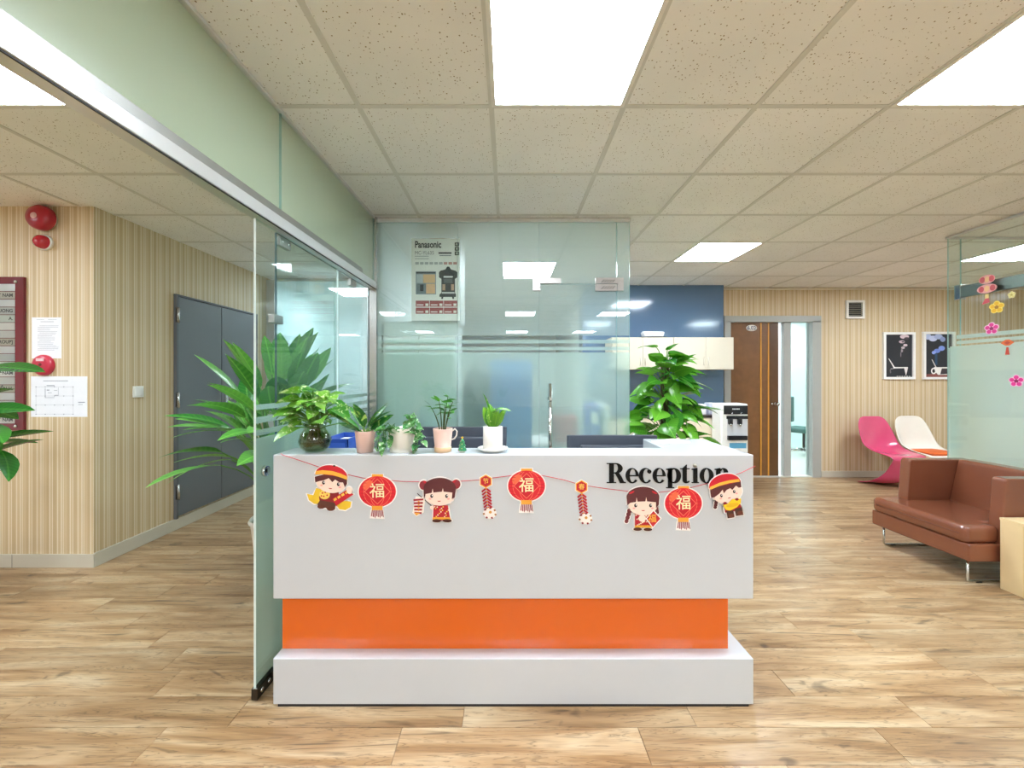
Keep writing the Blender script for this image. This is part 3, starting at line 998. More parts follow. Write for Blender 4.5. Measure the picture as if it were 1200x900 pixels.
def face_marks(c, x, y, s=1.0, rot=0):
    """eyes, cheeks and mouth about the face centre"""
    co, si = math.cos(math.radians(rot)), math.sin(math.radians(rot))
    def R(u, v):
        return (x + (u * co - v * si) * s, y + (u * si + v * co) * s)
    for sg in (-1, 1):
        p = R(55 * sg, -8)
        c.ell('2B1A1A', p[0], p[1], 11 * s, 14 * s, n=14)
        q = R(55 * sg + 4, -12)
        c.ell('FFFFFF', q[0], q[1], 4 * s, 5 * s, n=10)
        p = R(68 * sg, 12)
        c.ell('F4A9A0', p[0], p[1], 10 * s, 7 * s, n=12)
    p = R(0, 26)
    c.ell('B8332E', p[0], p[1], 13 * s, 7 * s, rot, a0=180, a1=360, n=10)

SKIN, HAIR, RD, GD, BR = 'F8DCCB', '5A2326', 'C8152B', 'F2B33D', '5A2A1C'
# boy with hat and banner, gold ingots behind
c = Card(340, 520, (290, 310))
c.poly('EBC332', [(120, 350), (165, 360), (185, 310), (225, 320), (250, 380), (220, 425), (170, 420), (135, 395)], 8)
c.poly('EBC332', [(325, 430), (350, 405), (400, 400), (432, 408), (425, 445), (390, 465), (350, 460)], 8)
c.poly('8E1D25', [(205, 375), (215, 330), (340, 330), (355, 390), (330, 435), (215, 425)], 8)
c.poly('5B3226', [(196, 420), (212, 395), (322, 415), (318, 460), (280, 468), (250, 448), (225, 455), (198, 440)], 8)
c.ell(BR, 222, 440, 28, 16, 0); c.ell(BR, 288, 455, 28, 16, 0)
c.ell('F1CE62', 245, 355, 38, 34)
for u, v in ((-15, -10), (5, -15), (18, 5), (-5, 12), (-22, 10)):
    c.ell('C8152B', 245 + u, 355 + v, 6, 6, n=8)
c.ell(SKIN, 290, 278, 100, 66, 8, 8)
c.poly(HAIR, [(176, 230), (180, 270), (205, 262), (240, 255), (275, 240), (300, 268), (320, 250), (350, 270), (375, 270), (388, 305), (402, 280), (404, 240), (300, 200)], 6)
c.ell(RD, 292, 222, 113, 72, 8, 8, 0, 180)
c.poly(GD, [(184, 190), (230, 184), (300, 190), (360, 208), (402, 228), (404, 252), (360, 236), (300, 218), (230, 212), (180, 216)])
c.ell('2A1512', 313, 154, 9, 6, n=10)
face_marks(c, 290, 285, 0.95, 6)
c.poly('C3182B', [(300, 385), (405, 318), (448, 355), (330, 432)], 8)
for k in range(4):
    x, y = 318 + k * 27, 385 - k * 16
    c.poly('F2C04A', [(x - 10, y + 2), (x + 8, y - 10), (x + 16, y + 4), (x - 3, y + 16)])
c.ell(SKIN, 420, 325, 20, 26, -20, 6)
c.done('paper_boy', 'paper boy cut-out unrolling a red banner among gold ingots', 'paper decoration')

def lantern(ox, oy, dx, dy, rot, label):
    c = Card(ox, oy, (615 + dx, 350 + dy))
    X, Y = 615 + dx, 340 + dy
    c.poly('F0A83A', [(X - 38, Y - 122), (X + 40, Y - 122), (X + 40, Y - 92), (X - 38, Y - 92)], 6)
    c.ell('D9182C', X, Y, 130, 108, 0, 8, n=36)
    c.ell('EC6A42', X - 66, Y - 46, 40, 30, -40, n=18)
    for rr in (96, 52):
        for sg in (-1, 1):
            pts = [(X + sg * rr * math.cos(math.radians(a)), Y + 104 * math.sin(math.radians(a))) for a in range(-72, 73, 12)]
            for p, q in zip(pts, pts[1:]):
                c.line('F07A5E', p, q, 3.5)
    for v in (-60, -36, -12, 12, 36, 60):
        w = 126 * math.sqrt(max(0, 1 - (v / 108) ** 2))
        c.line('B81124', (X - w, Y + v), (X - w * 0.72, Y + v), 3)
        c.line('B81124', (X + w * 0.72, Y + v), (X + w, Y + v), 3)
    c.poly('F07A5E', [(X - 92, Y), (X, Y - 90), (X + 92, Y), (X, Y + 90)])
    c.poly('CB1329', [(X - 86, Y), (X, Y - 84), (X + 86, Y), (X, Y + 84)])
    c.poly('F0A83A', [(X - 38, Y + 100), (X + 36, Y + 100), (X + 36, Y + 130), (X - 38, Y + 130)], 6)
    c.poly('F6F1EC', [(X - 44, Y + 130), (X + 40, Y + 130), (X + 46, Y + 190), (X - 50, Y + 186)], 5)
    for k in range(8):
        x = X - 38 + k * 10
        c.poly('8E2B3B', [(x, Y + 130), (x + 7, Y + 130), (x + 9 + (k - 4) * 2, Y + 172 + (k % 3) * 8), (x + 1 + (k - 4) * 2, Y + 174)])
    o = c.done('paper_lantern', label, 'paper decoration')
    text_on('\u798f', 0.064, mat('FBE9B8', 0.5), o, (cx_(ox + X / 6) - c.c[0], c.front(), cz(oy + Y / 6) - c.c[1]), bold=0.0005)
    return o
lantern(340, 520, 0, -5, 0, 'red paper lantern cut-out beside the boy with the banner')
lantern(540, 520, -153, -45, 0, 'red paper lantern cut-out between the two firecracker strings')
lantern(700, 520, -12, 78, 0, 'red paper lantern cut-out hanging below the word Reception')

# girl with firecrackers
c = Card(340, 520, (1050, 390))
c.line('3A2020', (895, 348), (1000, 440), 6)
c.poly('F4EAE0', [(885, 375), (950, 375), (935, 480), (890, 505), (865, 480)], 6)
for k in range(5):
    c.line('A8202C', (868 + k * 2, 395 + k * 22), (938 - k * 3, 390 + k * 24), 13)
    c.ell('F0A83A', 905, 405 + k * 21, 8, 5, n=8)
c.poly('F0A83A', [(872, 482), (912, 482), (890, 505)])
c.ell('8C2B34', 940, 290, 30, 33, 0, 8); c.ell('8C2B34', 1168, 283, 30, 33, 0, 8)
c.ell('C8152B', 955, 272, 20, 8, 30); c.ell('C8152B', 1150, 266, 20, 8, -30)
c.poly('B9182A', [(1010, 430), (1110, 430), (1128, 535), (1005, 535)], 10)
for k in range(16):
    c.ell('F4C34B' if k % 2 else 'F7E2C8', 1018 + (k * 37) % 100, 440 + (k * 23) % 80, 5, 5, n=8)
c.poly('E8A532', [(1005, 513), (1126, 513), (1130, 528), (1002, 528)])
c.ell('4A1F18', 1032, 538, 32, 12, 0, 5); c.ell('4A1F18', 1106, 538, 32, 12, 0, 5)
c.ell(SKIN, 1000, 445, 14, 14)
c.ell(SKIN, 1054, 362, 100, 70, 0, 9)
c.ell(HAIR, 1054, 312, 114, 76, 0, 8, 0, 180)
c.poly(HAIR, [(944, 390), (940, 320), (965, 290), (1050, 250), (1135, 290), (1168, 310), (1158, 375), (1138, 385), (1142, 340), (1080, 334), (1076, 305), (1070, 334), (1010, 340), (1004, 312), (998, 342), (955, 350)], 8)
face_marks(c, 1050, 372, 0.95)
c.done('paper_girl', 'paper girl cut-out with hair buns holding firecrackers on a stick', 'paper decoration')

def firecrackers(ox, oy, X, Y, ch, label):
    c = Card(ox, oy, (X, Y + 120))
    def hexa(r):
        return [(X + r * math.cos(math.radians(a + 30)), Y + r * math.sin(math.radians(a + 30))) for a in range(0, 360, 60)]
    c.poly('F0B43C', hexa(48), 4)
    c.poly('C0172A', hexa(40))
    for k in range(7):
        y = Y + 62 + k * 22
        w = 4 if k < 4 else 10
        c.line('A31424', (X + 2 + k * 2, y - 12), (X - 28 + k * 3, y + 12), 13)
        c.line('B81528', (X + 2 + k * 2, y - 12), (X + 34 + k * 2, y + 12), 13)
        c.ell('F0B43C', X + 2 + k * 2, y - 10, 5, 4, n=8)
    yb = Y + 222
    c.ell('F6EDE6', X + 28, yb, 42, 36, 0, 5, n=20)
    c.ell('C98A2E', X + 32, yb - 6, 11, 11, n=6)
    for k in range(7):
        a = k * 2 * PI / 7 + 0.3
        x, y = X + 28 + 42 * math.cos(a), yb + 36 * math.sin(a)
        c.poly('8A1A26' if k % 3 else 'A06A34', [(x - 9, y - 3), (x + 3, y - 8), (x + 9, y + 4), (x - 3, y + 8)])
    o = c.done('paper_firecrackers', label, 'paper decoration')
    text_on(ch, 0.026, mat('F5CF5C', 0.5), o, (cx_(ox + X / 6) - c.c[0], c.front(), cz(oy + Y / 6) - c.c[1]), bold=0.0001)
firecrackers(540, 520, 176, 263, '\u8282', 'red paper firecracker string on the side of the girl with hair buns')
firecrackers(540, 520, 848, 302, '\u6625', 'red paper firecracker string on the side of the girl with braids')

# girl with braids and diamond card
c = Card(700, 520, (320, 450))
for sg, x0 in ((-1, 225), (1, 408)):
    for k in range(4):
        c.ell('6A2730', x0 - (k * 7 if sg < 0 else -k * 3), 470 + k * 24 if sg < 0 else 452 + k * 10, 17 - k, 16, 20, 6, n=12)
c.poly('B9182A', [(262, 490), (380, 490), (388, 580), (262, 580)], 10)
for k in range(16):
    c.ell('F7E2C8', 270 + (k * 37) % 100, 500 + (k * 23) % 75, 6, 5, n=8)
c.ell(SKIN, 312, 522, 26, 24)
c.poly('E8A532', [(262, 570), (385, 570), (388, 586), (258, 586)])
c.ell('4A1F18', 280, 597, 30, 12, 0, 5); c.ell('4A1F18', 352, 599, 30, 12, 0, 5)
c.ell(SKIN, 318, 435, 98, 66, 0, 9)
c.ell(HAIR, 318, 372, 114, 72, 0, 8, 0, 180)
c.poly(HAIR, [(208, 430), (204, 370), (235, 345), (318, 315), (400, 345), (432, 368), (428, 425), (408, 450), (408, 408), (346, 402), (340, 372), (334, 402), (280, 404), (272, 374), (268, 406), (228, 412)], 8)
c.ell('C8152B', 238, 340, 20, 6, -25); c.ell('C8152B', 398, 340, 20, 6, 25)
face_marks(c, 318, 438, 0.95)
c.poly('F6F1EC', [(335, 522), (390, 458), (447, 522), (385, 590)], 3)
c.poly('C3182B', [(343, 522), (390, 468), (438, 522), (386, 580)])
o = c.done('paper_girl', 'paper girl cut-out with braids holding a red diamond card', 'paper decoration')
text_on('\u798f', 0.036, mat('F2B33D', 0.5), o, (cx_(700 + 382 / 6) - c.c[0], c.front(), cz(520 + 524 / 6) - c.c[1]), bold=0.0002)

# boy with ingot, overlapping the lettering
c = Card(700, 520, (900, 370), 0)
for k in range(4):
    c.ell('4F1F24', 830 - k * 3, 395 + k * 16, 13, 11, 0, 5, n=12)
c.poly('A3182A', [(880, 420), (990, 400), (1008, 460), (890, 480)], 10)
c.poly('4A2A22', [(898, 468), (948, 462), (955, 512), (908, 520)], 8)
c.poly('4A2A22', [(955, 455), (1004, 440), (1018, 495), (966, 503)], 8)
c.ell('6A3526', 935, 500, 20, 15, -10); c.ell('6A3526', 995, 482, 20, 15, -10)
c.ell(SKIN, 905, 340, 104, 72, -14, 9)
c.poly(HAIR, [(785, 330), (792, 375), (815, 372), (850, 345), (872, 318), (880, 345), (900, 320), (925, 308), (940, 320), (965, 290), (985, 305), (1003, 300), (998, 255), (890, 255), (785, 308)], 6)
c.ell(RD, 888, 285, 112, 76, -13, 8, 0, 180)
c.poly(GD, [(782, 300), (850, 270), (920, 252), (985, 244), (992, 262), (920, 272), (850, 292), (788, 318)])
face_marks(c, 910, 352, 0.85, -18)
c.poly('F4CC23', [(872, 425), (905, 418), (935, 385), (965, 380), (975, 385), (1000, 378), (998, 410), (970, 440), (925, 464), (895, 460)], 4)
c.ell('E3B214', 940, 425, 45, 14, -12)
c.ell('8E1420', 888, 412, 13, 9); c.ell('8E1420', 970, 385, 13, 9)
c.done('paper_boy', 'paper boy cut-out carrying a gold ingot over the end of the lettering', 'paper decoration')

st = B()
pts = [(327, 529.5), (331, 532.5), (350, 539), (375, 547.5), (407, 556), (425, 560), (470, 564), (520, 565), (560, 562.5), (585, 559), (605, 556.5), (635, 557), (660, 562), (680, 568), (710, 572.5), (735, 575.5), (770, 577), (800, 574), (830, 566), (850, 561), (868, 554), (885.0, 546)]
P3 = [(cx_(a), -0.0016, cz(b)) for a, b in pts]
P3[0] = (P3[0][0] - 0.004, 0.02, 1.0415)
P3[1] = (P3[1][0], -0.0018, 1.0405)
st.tube(P3, 0.0013, 6)
tag(obj('garland_string', st, mat('C2263A', 0.6), None, (0, CFY, 0)), 'thin red string of the paper garland across the counter front', 'string')

# ------------------------------------------------------------------ things on and behind the counter
def monitor(name, loc, w, h, top, label):
    t = thing(name, label, 'monitor', loc)
    DK = mat('3A3F49', 0.4)
    obj('screen_housing', B().box(-w / 2, w / 2, -0.012, 0.012, top - h, top, bevel=0.004), DK, t)
    obj('rear_cover', B().box(-w * 0.36, w * 0.36, -0.035, -0.010, top - h + 0.03, top - 0.05, bevel=0.01, seg=3), DK, t)
    obj('display', B().box(-w / 2 + 0.012, w / 2 - 0.012, 0.0115, 0.0135, top - h + 0.016, top - 0.012), BLACK, t)
    obj('stand', B().box(-0.03, 0.03, -0.03, 0.0, 0.01, top - h + 0.09, bevel=0.004), BLACK, t)
    obj('base', B().box(-0.11, 0.11, -0.09, 0.09, 0, 0.012, bevel=0.005), BLACK, t)
monitor('computer_monitor', (0.57, 2.20, 0.74), 0.495, 0.27, 0.302, 'dark computer monitor seen from behind below the bar handle door')
monitor('computer_monitor', (-0.26, 2.12, 0.74), 0.50, 0.29, 0.358, 'dark computer monitor seen from behind the potted plants')

bf = thing('file_box', 'blue file box behind the pink plant pot', 'file box', (-0.83, 2.03, 0.74))
bb_ = B()
bb_.box(-0.06, 0.06, -0.12, -0.116, 0, 0.325).box(-0.06, 0.06, 0.116, 0.12, 0, 0.325).box(-0.06, -0.056, -0.12, 0.12, 0, 0.325).box(0.056, 0.06, -0.12, 0.12, 0, 0.325).box(-0.06, 0.06, -0.12, 0.12, 0, 0.004)
obj('shell', bb_, mat('2B4FA8', 0.35), bf)
obj('white_label', B().box(-0.045, 0.045, -0.1215, -0.12, 0.27, 0.305), mat('3A62C0', 0.5), bf)
obj('papers', B().box(-0.05, 0.05, -0.11, 0.11, 0.005, 0.30), WHITE_MATT, bf)
pp = thing('paper_stack', 'white sheets of paper lying on the counter return', 'paper', (0.80, 1.97, 1.0405), 0.25)
for k in range(3):
    obj('sheet', B().box(-0.075, 0.075, -0.05, 0.05, k * 0.0012, k * 0.0012 + 0.001), WHITE_MATT, pp, (0.006 * k, 0.003 * k, 0), (0, 0, 0.12 * k))

# ------------------------------------------------------------------ plants
def leaf_mesh(name, outline, m, droop=0.18, fold=0.10, wave=0.0):
    """one leaf along +Y, unit length; outline = half outline (x, y) from base to tip"""
    bm = bmesh.new()
    n = len(outline)
    def z_of(x, y):
        return fold * abs(x) * 1.6 - droop * y * y + wave * math.sin(9 * y) * abs(x)
    mids, L, R, LI, RI = [], [], [], [], []
    for i, (x, y) in enumerate(outline):
        my = max(0.0, y) if i else 0.0
        mids.append(bm.verts.new((0, my, z_of(0, my))))
        if 0 < i < n - 1:
            R.append(bm.verts.new((x, y, z_of(x, y) - droop * 0.25 * (x * 2.2) ** 2)))
            L.append(bm.verts.new((-x, y, z_of(x, y) - droop * 0.25 * (x * 2.2) ** 2)))
            xm, ym = x * 0.55, (y + my) / 2
            RI.append(bm.verts.new((xm, ym, z_of(xm, ym))))
            LI.append(bm.verts.new((-xm, ym, z_of(xm, ym))))
    for out, inn, flip in ((R, RI, False), (L, LI, True)):
        def F(vs):
            f = bm.faces.new(vs[::-1] if flip else vs)
            f.smooth = True
        F([mids[0], inn[0], mids[1]]) if (mids[0].co - mids[1].co).length > 1e-5 else None
        F([mids[0], out[0], inn[0]])
        for i in range(n - 3):
            F([inn[i], out[i], out[i + 1], inn[i + 1]])
            if (mids[i + 1].co - mids[i + 2].co).length > 1e-5:
                F([mids[i + 1], inn[i], inn[i + 1], mids[i + 2]])
            else:
                F([mids[i + 1], inn[i], inn[i + 1]])
        F([mids[n - 2], inn[n - 3], mids[n - 1]])
        F([inn[n - 3], out[n - 3], mids[n - 1]])
    me = bpy.data.meshes.new(name)
    bm.to_mesh(me)
    bm.free()
    me.materials.append(m)
    return me
HEART = [(0, 0), (0.16, -0.10), (0.31, -0.06), (0.39, 0.08), (0.40, 0.26), (0.34, 0.46), (0.23, 0.66), (0.11, 0.85), (0, 1.0)]
LANCE = [(0, 0), (0.05, 0.06), (0.12, 0.2), (0.155, 0.38), (0.155, 0.55), (0.12, 0.72), (0.07, 0.87), (0, 1.0)]
OVAL = [(0, 0), (0.09, 0.06), (0.19, 0.2), (0.24, 0.4), (0.22, 0.6), (0.15, 0.8), (0.06, 0.94), (0, 1.0)]
G_LILY = leaf_material('lily_leaf', '2F7A30', '86CC5C', rough=0.3)
G_LEFT = leaf_material('broad_leaf', '216324', '4B9A35', rough=0.25)
G_POLE = leaf_material('pole_pothos_leaf', '1F7022', '84D040', rough=0.25)
G_VAR = leaf_material('variegated_pothos_leaf', '2F7A24', '8CC544', 'DDE8B4', 0.58, 0.3)
G_DUMB = leaf_material('dumb_cane_leaf', '1F5F24', '4B9236', 'A9CC6A', 0.56, 0.3)
G_DARK = leaf_material('small_vine_leaf', '2C7038', '6FAE5C', 'D6E6C0', 0.58, 0.35)
G_ZZ = leaf_material('zz_leaf', '2E7A2A', '63AE3C', rough=0.3)
G_UP = leaf_material('upright_leaf', '3E8A2A', '8CC43C', 'C4DE7A', 0.58, 0.3)
STEM = mat('5E8A3A', 0.5)
STEM_D = mat('4A5A2A', 0.6)
SOIL = mat('3A2A1E', 0.9, bump=0.6)

def put_leaf(parent, me, base, d, size, roll=0.0, wide=1.0):
    d = Vector(d).normalized()
    up = Vector((0, 0, 1)) if abs(d.z) < 0.97 else Vector((0, -1, 0))
    x = d.cross(up).normalized()
    z = x.cross(d).normalized()
    rm = Matrix.Rotation(roll, 3, d)
    x, z = rm @ x, rm @ z
    M = Matrix(((x.x * size * wide, d.x * size, z.x * size, base[0]), (x.y * size * wide, d.y * size, z.y * size, base[1]), (x.z * size * wide, d.z * size, z.z * size, base[2]), (0, 0, 0, 1)))
    o = bpy.data.objects.new('leaf', me)
    link(o, parent)
    o.matrix_local = M
    return o

def bez(a, b, c, n=6):
    a, b, c = Vector(a), Vector(b), Vector(c)
    return [a * (1 - t) ** 2 + b * 2 * t * (1 - t) + c * t * t for t in [k / n for k in range(n + 1)]]

def stems_done(b, parent, m=STEM):
    o = obj('stem_cluster', b, m, parent)
    o['kind'] = 'stuff'

def pot(parent, prof, m, soil_r, soil_z, name='pot', sx=1.0):
    obj(name, B().lathe(prof, 32, sx=sx), m, parent)
    obj('soil', B().lathe([(0, soil_z + 0.004), (soil_r * 0.6, soil_z + 0.003), (soil_r, soil_z)], 20, sx=sx), SOIL, parent)

def in_view_dir(az, el):
    return Vector((math.cos(el) * math.cos(az), math.cos(el) * math.sin(az), math.sin(el)))

# tall peace lily in the corridor
rng = random.Random(11)
pl_ = thing('potted_peace_lily', 'tall leafy plant in the corridor behind the glass side panel', 'plant', (-1.60, 2.78, 0))
pot(pl_, [(0, 0), (0.13, 0), (0.17, 0.36), (0.185, 0.38), (0.175, 0.40), (0.16, 0.37)], mat('E8E4DA', 0.3), 0.16, 0.36)
LM = [leaf_mesh('leaf', LANCE, G_LILY, droop=d, fold=0.14) for d in (0.12, 0.3, 0.5)]
sb = B()
for k in range(84):
    az = rng.uniform(0, 2 * PI)
    hgt = rng.uniform(0.0, 1.0)
    rad = (0.10 + 0.42 * (1 - hgt) ** 0.6) * rng.uniform(0.6, 1.0)
    z1 = 0.80 + 0.60 * hgt
    tip = Vector((rad * math.cos(az) * 0.85, rad * math.sin(az) * 0.75, z1))
    root = Vector((0.05 * math.cos(az), 0.05 * math.sin(az), 0.36))
    q = bez(root, (root.x * 1.5, root.y * 1.5, 0.36 + (z1 - 0.36) * 0.75), tip)
    sb.tube(q, [0.006] * 4 + [0.004] * 3, 6)
    out = Vector((math.cos(az), math.sin(az), 0)) * (0.5 + (1 - hgt)) + Vector((0, 0, 0.25 + 1.2 * hgt))
    ln = rng.uniform(0.26, 0.38)
    if tip.x + out.normalized().x * ln < -0.46:
        out.x *= 0.35
        tip.x = max(tip.x, -0.26)
    if tip.x + out.normalized().x * ln > 0.40:      # keep clear of the glass
        out.x *= 0.3
        tip.x = min(tip.x, 0.24)
        ln *= 0.85
    put_leaf(pl_, LM[0 if hgt > .7 else rng.choice((1, 2))], tip, out, ln, rng.uniform(-.5, .5), rng.uniform(0.85, 1.3))
stems_done(sb, pl_)

# broad-leaved plant at the sign board
rng = random.Random(5)
pe = thing('potted_plant', 'broad-leaved green plant standing below the company sign board', 'plant', (-3.20, 2.33, 0))
pot(pe, [(0, 0), (0.11, 0), (0.13, 0.30), (0.14, 0.32), (0.13, 0.33), (0.12, 0.30)], mat('8A4B2E', 0.5), 0.12, 0.29)
LB = [leaf_mesh('leaf', LANCE, G_LEFT, droop=d, fold=0.12) for d in (0.15, 0.35)]
sb = B()
SPOTS = [(0.02, 1.42, 0.33, 0.05), (0.04, 1.17, 0.31, 0.12), (0.10, 1.10, 0.27, -0.25), (0.06, 1.02, 0.28, -0.2), (0.08, 0.93, 0.26, -0.35), (0.0, 0.86, 0.27, -0.35), (-0.02, 0.98, 0.26, -0.15), (0.0, 1.24, 0.26, 0.35)]
for (dx, z, ln, el) in SPOTS:
    az = rng.uniform(-0.5, 0.35)
    tip = Vector((dx + 0.07, rng.uniform(-0.1, 0.08), z))
    sb.tube(bez((0, 0, 0.3), (dx * 0.4, 0, z * 0.9), tip), 0.006, 6)
    put_leaf(pe, LB[rng.randrange(2)], tip, in_view_dir(az, el), ln, rng.uniform(-.6, .6), 1.35)
for k in range(14):
    az = rng.uniform(0.6, 2 * PI - 0.6)
    z = rng.uniform(0.8, 1.4)
    tip = Vector((0.08 * math.cos(az), 0.08 * math.sin(az), z))
    sb.tube(bez((0, 0, 0.3), (0, 0, z * 0.9), tip), 0.006, 6)
    put_leaf(pe, LB[rng.randrange(2)], tip, in_view_dir(az, rng.uniform(-.3, .6)), rng.uniform(.22, .3), rng.uniform(-.5, .5), 1.3)
stems_done(sb, pe)

# big pothos climbing a pole, beside the office glass
rng = random.Random(21)
pg = thing('pothos_on_pole', 'big bushy pothos climbing a moss pole in front of the cabinets', 'plant', (1.34, 3.42, 0))
pot(pg, [(0, 0), (0.14, 0), (0.18, 0.32), (0.19, 0.34), (0.18, 0.36), (0.17, 0.32)], mat('E5E0D6', 0.35), 0.17, 0.31)
obj('moss_pole', B().tube([(0, 0, 0.25), (0, 0, 1.48)], 0.035, 12), mat('4A3A22', 0.95, bump=0.8), pg)
LH = [leaf_mesh('leaf', HEART, G_POLE, droop=d, fold=f, wave=0.05) for d, f in ((0.15, 0.1), (0.35, 0.16), (0.5, 0.05))]
sb = B()
def pole_leaf(tip, d, ln, roll):
    sb.tube(bez((0.02 * d[0], 0.02 * d[1], max(0.3, tip.z - 0.16)), (tip.x * 0.5, tip.y * 0.5, tip.z + 0.02), tip), 0.004, 5)
    put_leaf(pg, LH[rng.randrange(3)], tip, d, ln, roll, rng.uniform(0.85, 1.1))
for k in range(130):
    f = k / 129
    z = 0.62 + 0.92 * f ** 0.9
    spread = 0.33 * (1 - 0.72 * f)
    az = k * 2.4 + rng.uniform(-.4, .4)
    # the camera looks along +y, so put more leaves on that side
    if rng.random() < 0.45:
        az = rng.uniform(-PI * 0.95, -0.05 * PI)
    rad = spread * rng.uniform(0.55, 1.05)
    tip = Vector((rad * math.cos(az), rad * math.sin(az), z))
    d = Vector((math.cos(az), math.sin(az) * 0.9, rng.uniform(-0.7, 0.5) if f < .8 else rng.uniform(-.2, .7)))
    pole_leaf(tip, d, rng.uniform(0.16, 0.24) * (1.1 - 0.35 * f), rng.uniform(-.7, .7))
for tip, d, ln in (((0.02, -0.03, 1.60), (0.3, -0.5, 0.5), 0.11), ((-0.10, -0.02, 1.62), (-1, -0.3, 0.25), 0.16), ((0.04, 0, 1.58), (1, -0.4, 0.15), 0.15), ((0.14, -0.04, 1.42), (1, -0.3, 0.1), 0.17),
                   ((0.20, -0.05, 1.32), (1, -0.25, -0.05), 0.18), ((0.32, -0.08, 0.86), (1, -0.3, -0.25), 0.20), ((0.30, -0.06, 1.10), (1, -0.2, 0.05), 0.17), ((0.22, -0.2, 0.84), (0.7, -0.6, -0.4), 0.22)):
    pole_leaf(Vector(tip), d, ln, rng.uniform(-.3, .3))
stems_done(sb, pg)

# pothos in a glass jar of roots
rng = random.Random(8)
LZ = 1.0402
pv = thing('pothos_in_glass_jar', 'variegated pothos growing in a round glass jar of roots', 'plant', (-0.842, 1.735, LZ))
VAS = glass('jar_glass', (0.80, 0.84, 0.74), 0.06)
obj('jar', B().lathe([(0, 0.0), (0.042, 0.0), (0.060, 0.018), (0.067, 0.045), (0.060, 0.072), (0.046, 0.092), (0.042, 0.105), (0.050, 0.122), (0.047, 0.122), (0.039, 0.105), (0.043, 0.092), (0.057, 0.071), (0.064, 0.045), (0.057, 0.020), (0.040, 0.004), (0, 0.004)], 32), VAS, pv)
obj('water', B().lathe([(0, 0.005), (0.040, 0.005), (0.056, 0.021), (0.063, 0.045), (0.056, 0.070), (0.050, 0.078), (0, 0.078)], 24), glass('murky_water', (0.72, 0.70, 0.52), 0.02), pv)
rb = B()
for k in range(46):
    a, a2 = rng.uniform(0, 2 * PI), rng.uniform(0, 2 * PI)
    r1, r2 = rng.uniform(0.01, 0.045), rng.uniform(0.02, 0.055)
    rb.tube(bez((0.015 * math.cos(a), 0.015 * math.sin(a), 0.10), (r1 * math.cos(a), r1 * math.sin(a), 0.05), (r2 * math.cos(a2) * .9, r2 * math.sin(a2) * .9, rng.uniform(0.012, 0.06))), 0.0022, 5)
o = obj('root_tangle', rb, mat('5A4A22', 0.8, var=0.4, scale=30), pv)
o['kind'] = 'stuff'
LV = [leaf_mesh('leaf', HEART, G_VAR, droop=d, fold=0.14, wave=0.06) for d in (0.15, 0.4)]
sb = B()
for k in range(50):
    az = rng.uniform(0, 2 * PI)
    f = rng.random()
    rad = (0.03 + 0.105 * (1 - f * 0.75)) * rng.uniform(0.5, 1.0)
    z = 0.11 + 0.15 * f + rng.uniform(-.02, .02)
    tip = Vector((rad * 1.15 * math.cos(az), rad * 0.75 * math.sin(az), z))
    sb.tube(bez((0.012 * math.cos(az), 0.012 * math.sin(az), 0.09), (tip.x * 0.3, tip.y * 0.3, z * 0.95), tip), 0.0026, 5)
    d = (math.cos(az), math.sin(az) - 0.35, rng.uniform(-0.6, 0.45))
    ln = rng.uniform(0.06, 0.098)
    if tip.x + d[0] * ln < -0.175:
        ln *= 0.6
    put_leaf(pv, LV[rng.randrange(2)], tip, d, ln, rng.uniform(-.6, .6))
stems_done(sb, pv)

# dumb cane in a pink pot
rng = random.Random(3)
PINK = mat('E9C5B8', 0.55, var=0.04)
pk = thing('dumb_cane_in_pink_pot', 'long-leaved dumb cane in a small plain pink pot', 'plant', (-0.617, 1.715, LZ))
pot(pk, [(0, 0), (0.034, 0), (0.042, 0.088), (0.042, 0.09), (0.038, 0.09), (0.036, 0.08)], PINK, 0.037, 0.08)
LD = [leaf_mesh('leaf', LANCE, G_DUMB, droop=d, fold=0.2) for d in (0.1, 0.3)]
sb = B()
for az, el, ln, roll in ((PI * 0.98, 0.55, 0.165, 0.4), (PI * 1.15, 0.75, 0.15, -0.3), (-PI * 0.55, 1.2, 0.135, 0.0), (-0.35, 0.9, 0.125, 0.5), (-0.1, 0.65, 0.12, 0.9), (0.3, 1.0, 0.12, 0.6), (PI * 0.8, 1.0, 0.13, 0.1), (-0.2, 1.15, 0.14, 0.3), (-PI * 0.7, 0.5, 0.11, 0.2), (PI * 0.9, 0.35, 0.13, -0.2)):
    d = in_view_dir(az, el)
    base = Vector((0, 0, 0.075)) + d * 0.03
    sb.tube([(0, 0, 0.07), base], 0.004, 6)
    put_leaf(pk, LD[rng.randrange(2)], base, d, ln, roll, 1.15)
stems_done(sb, pk)

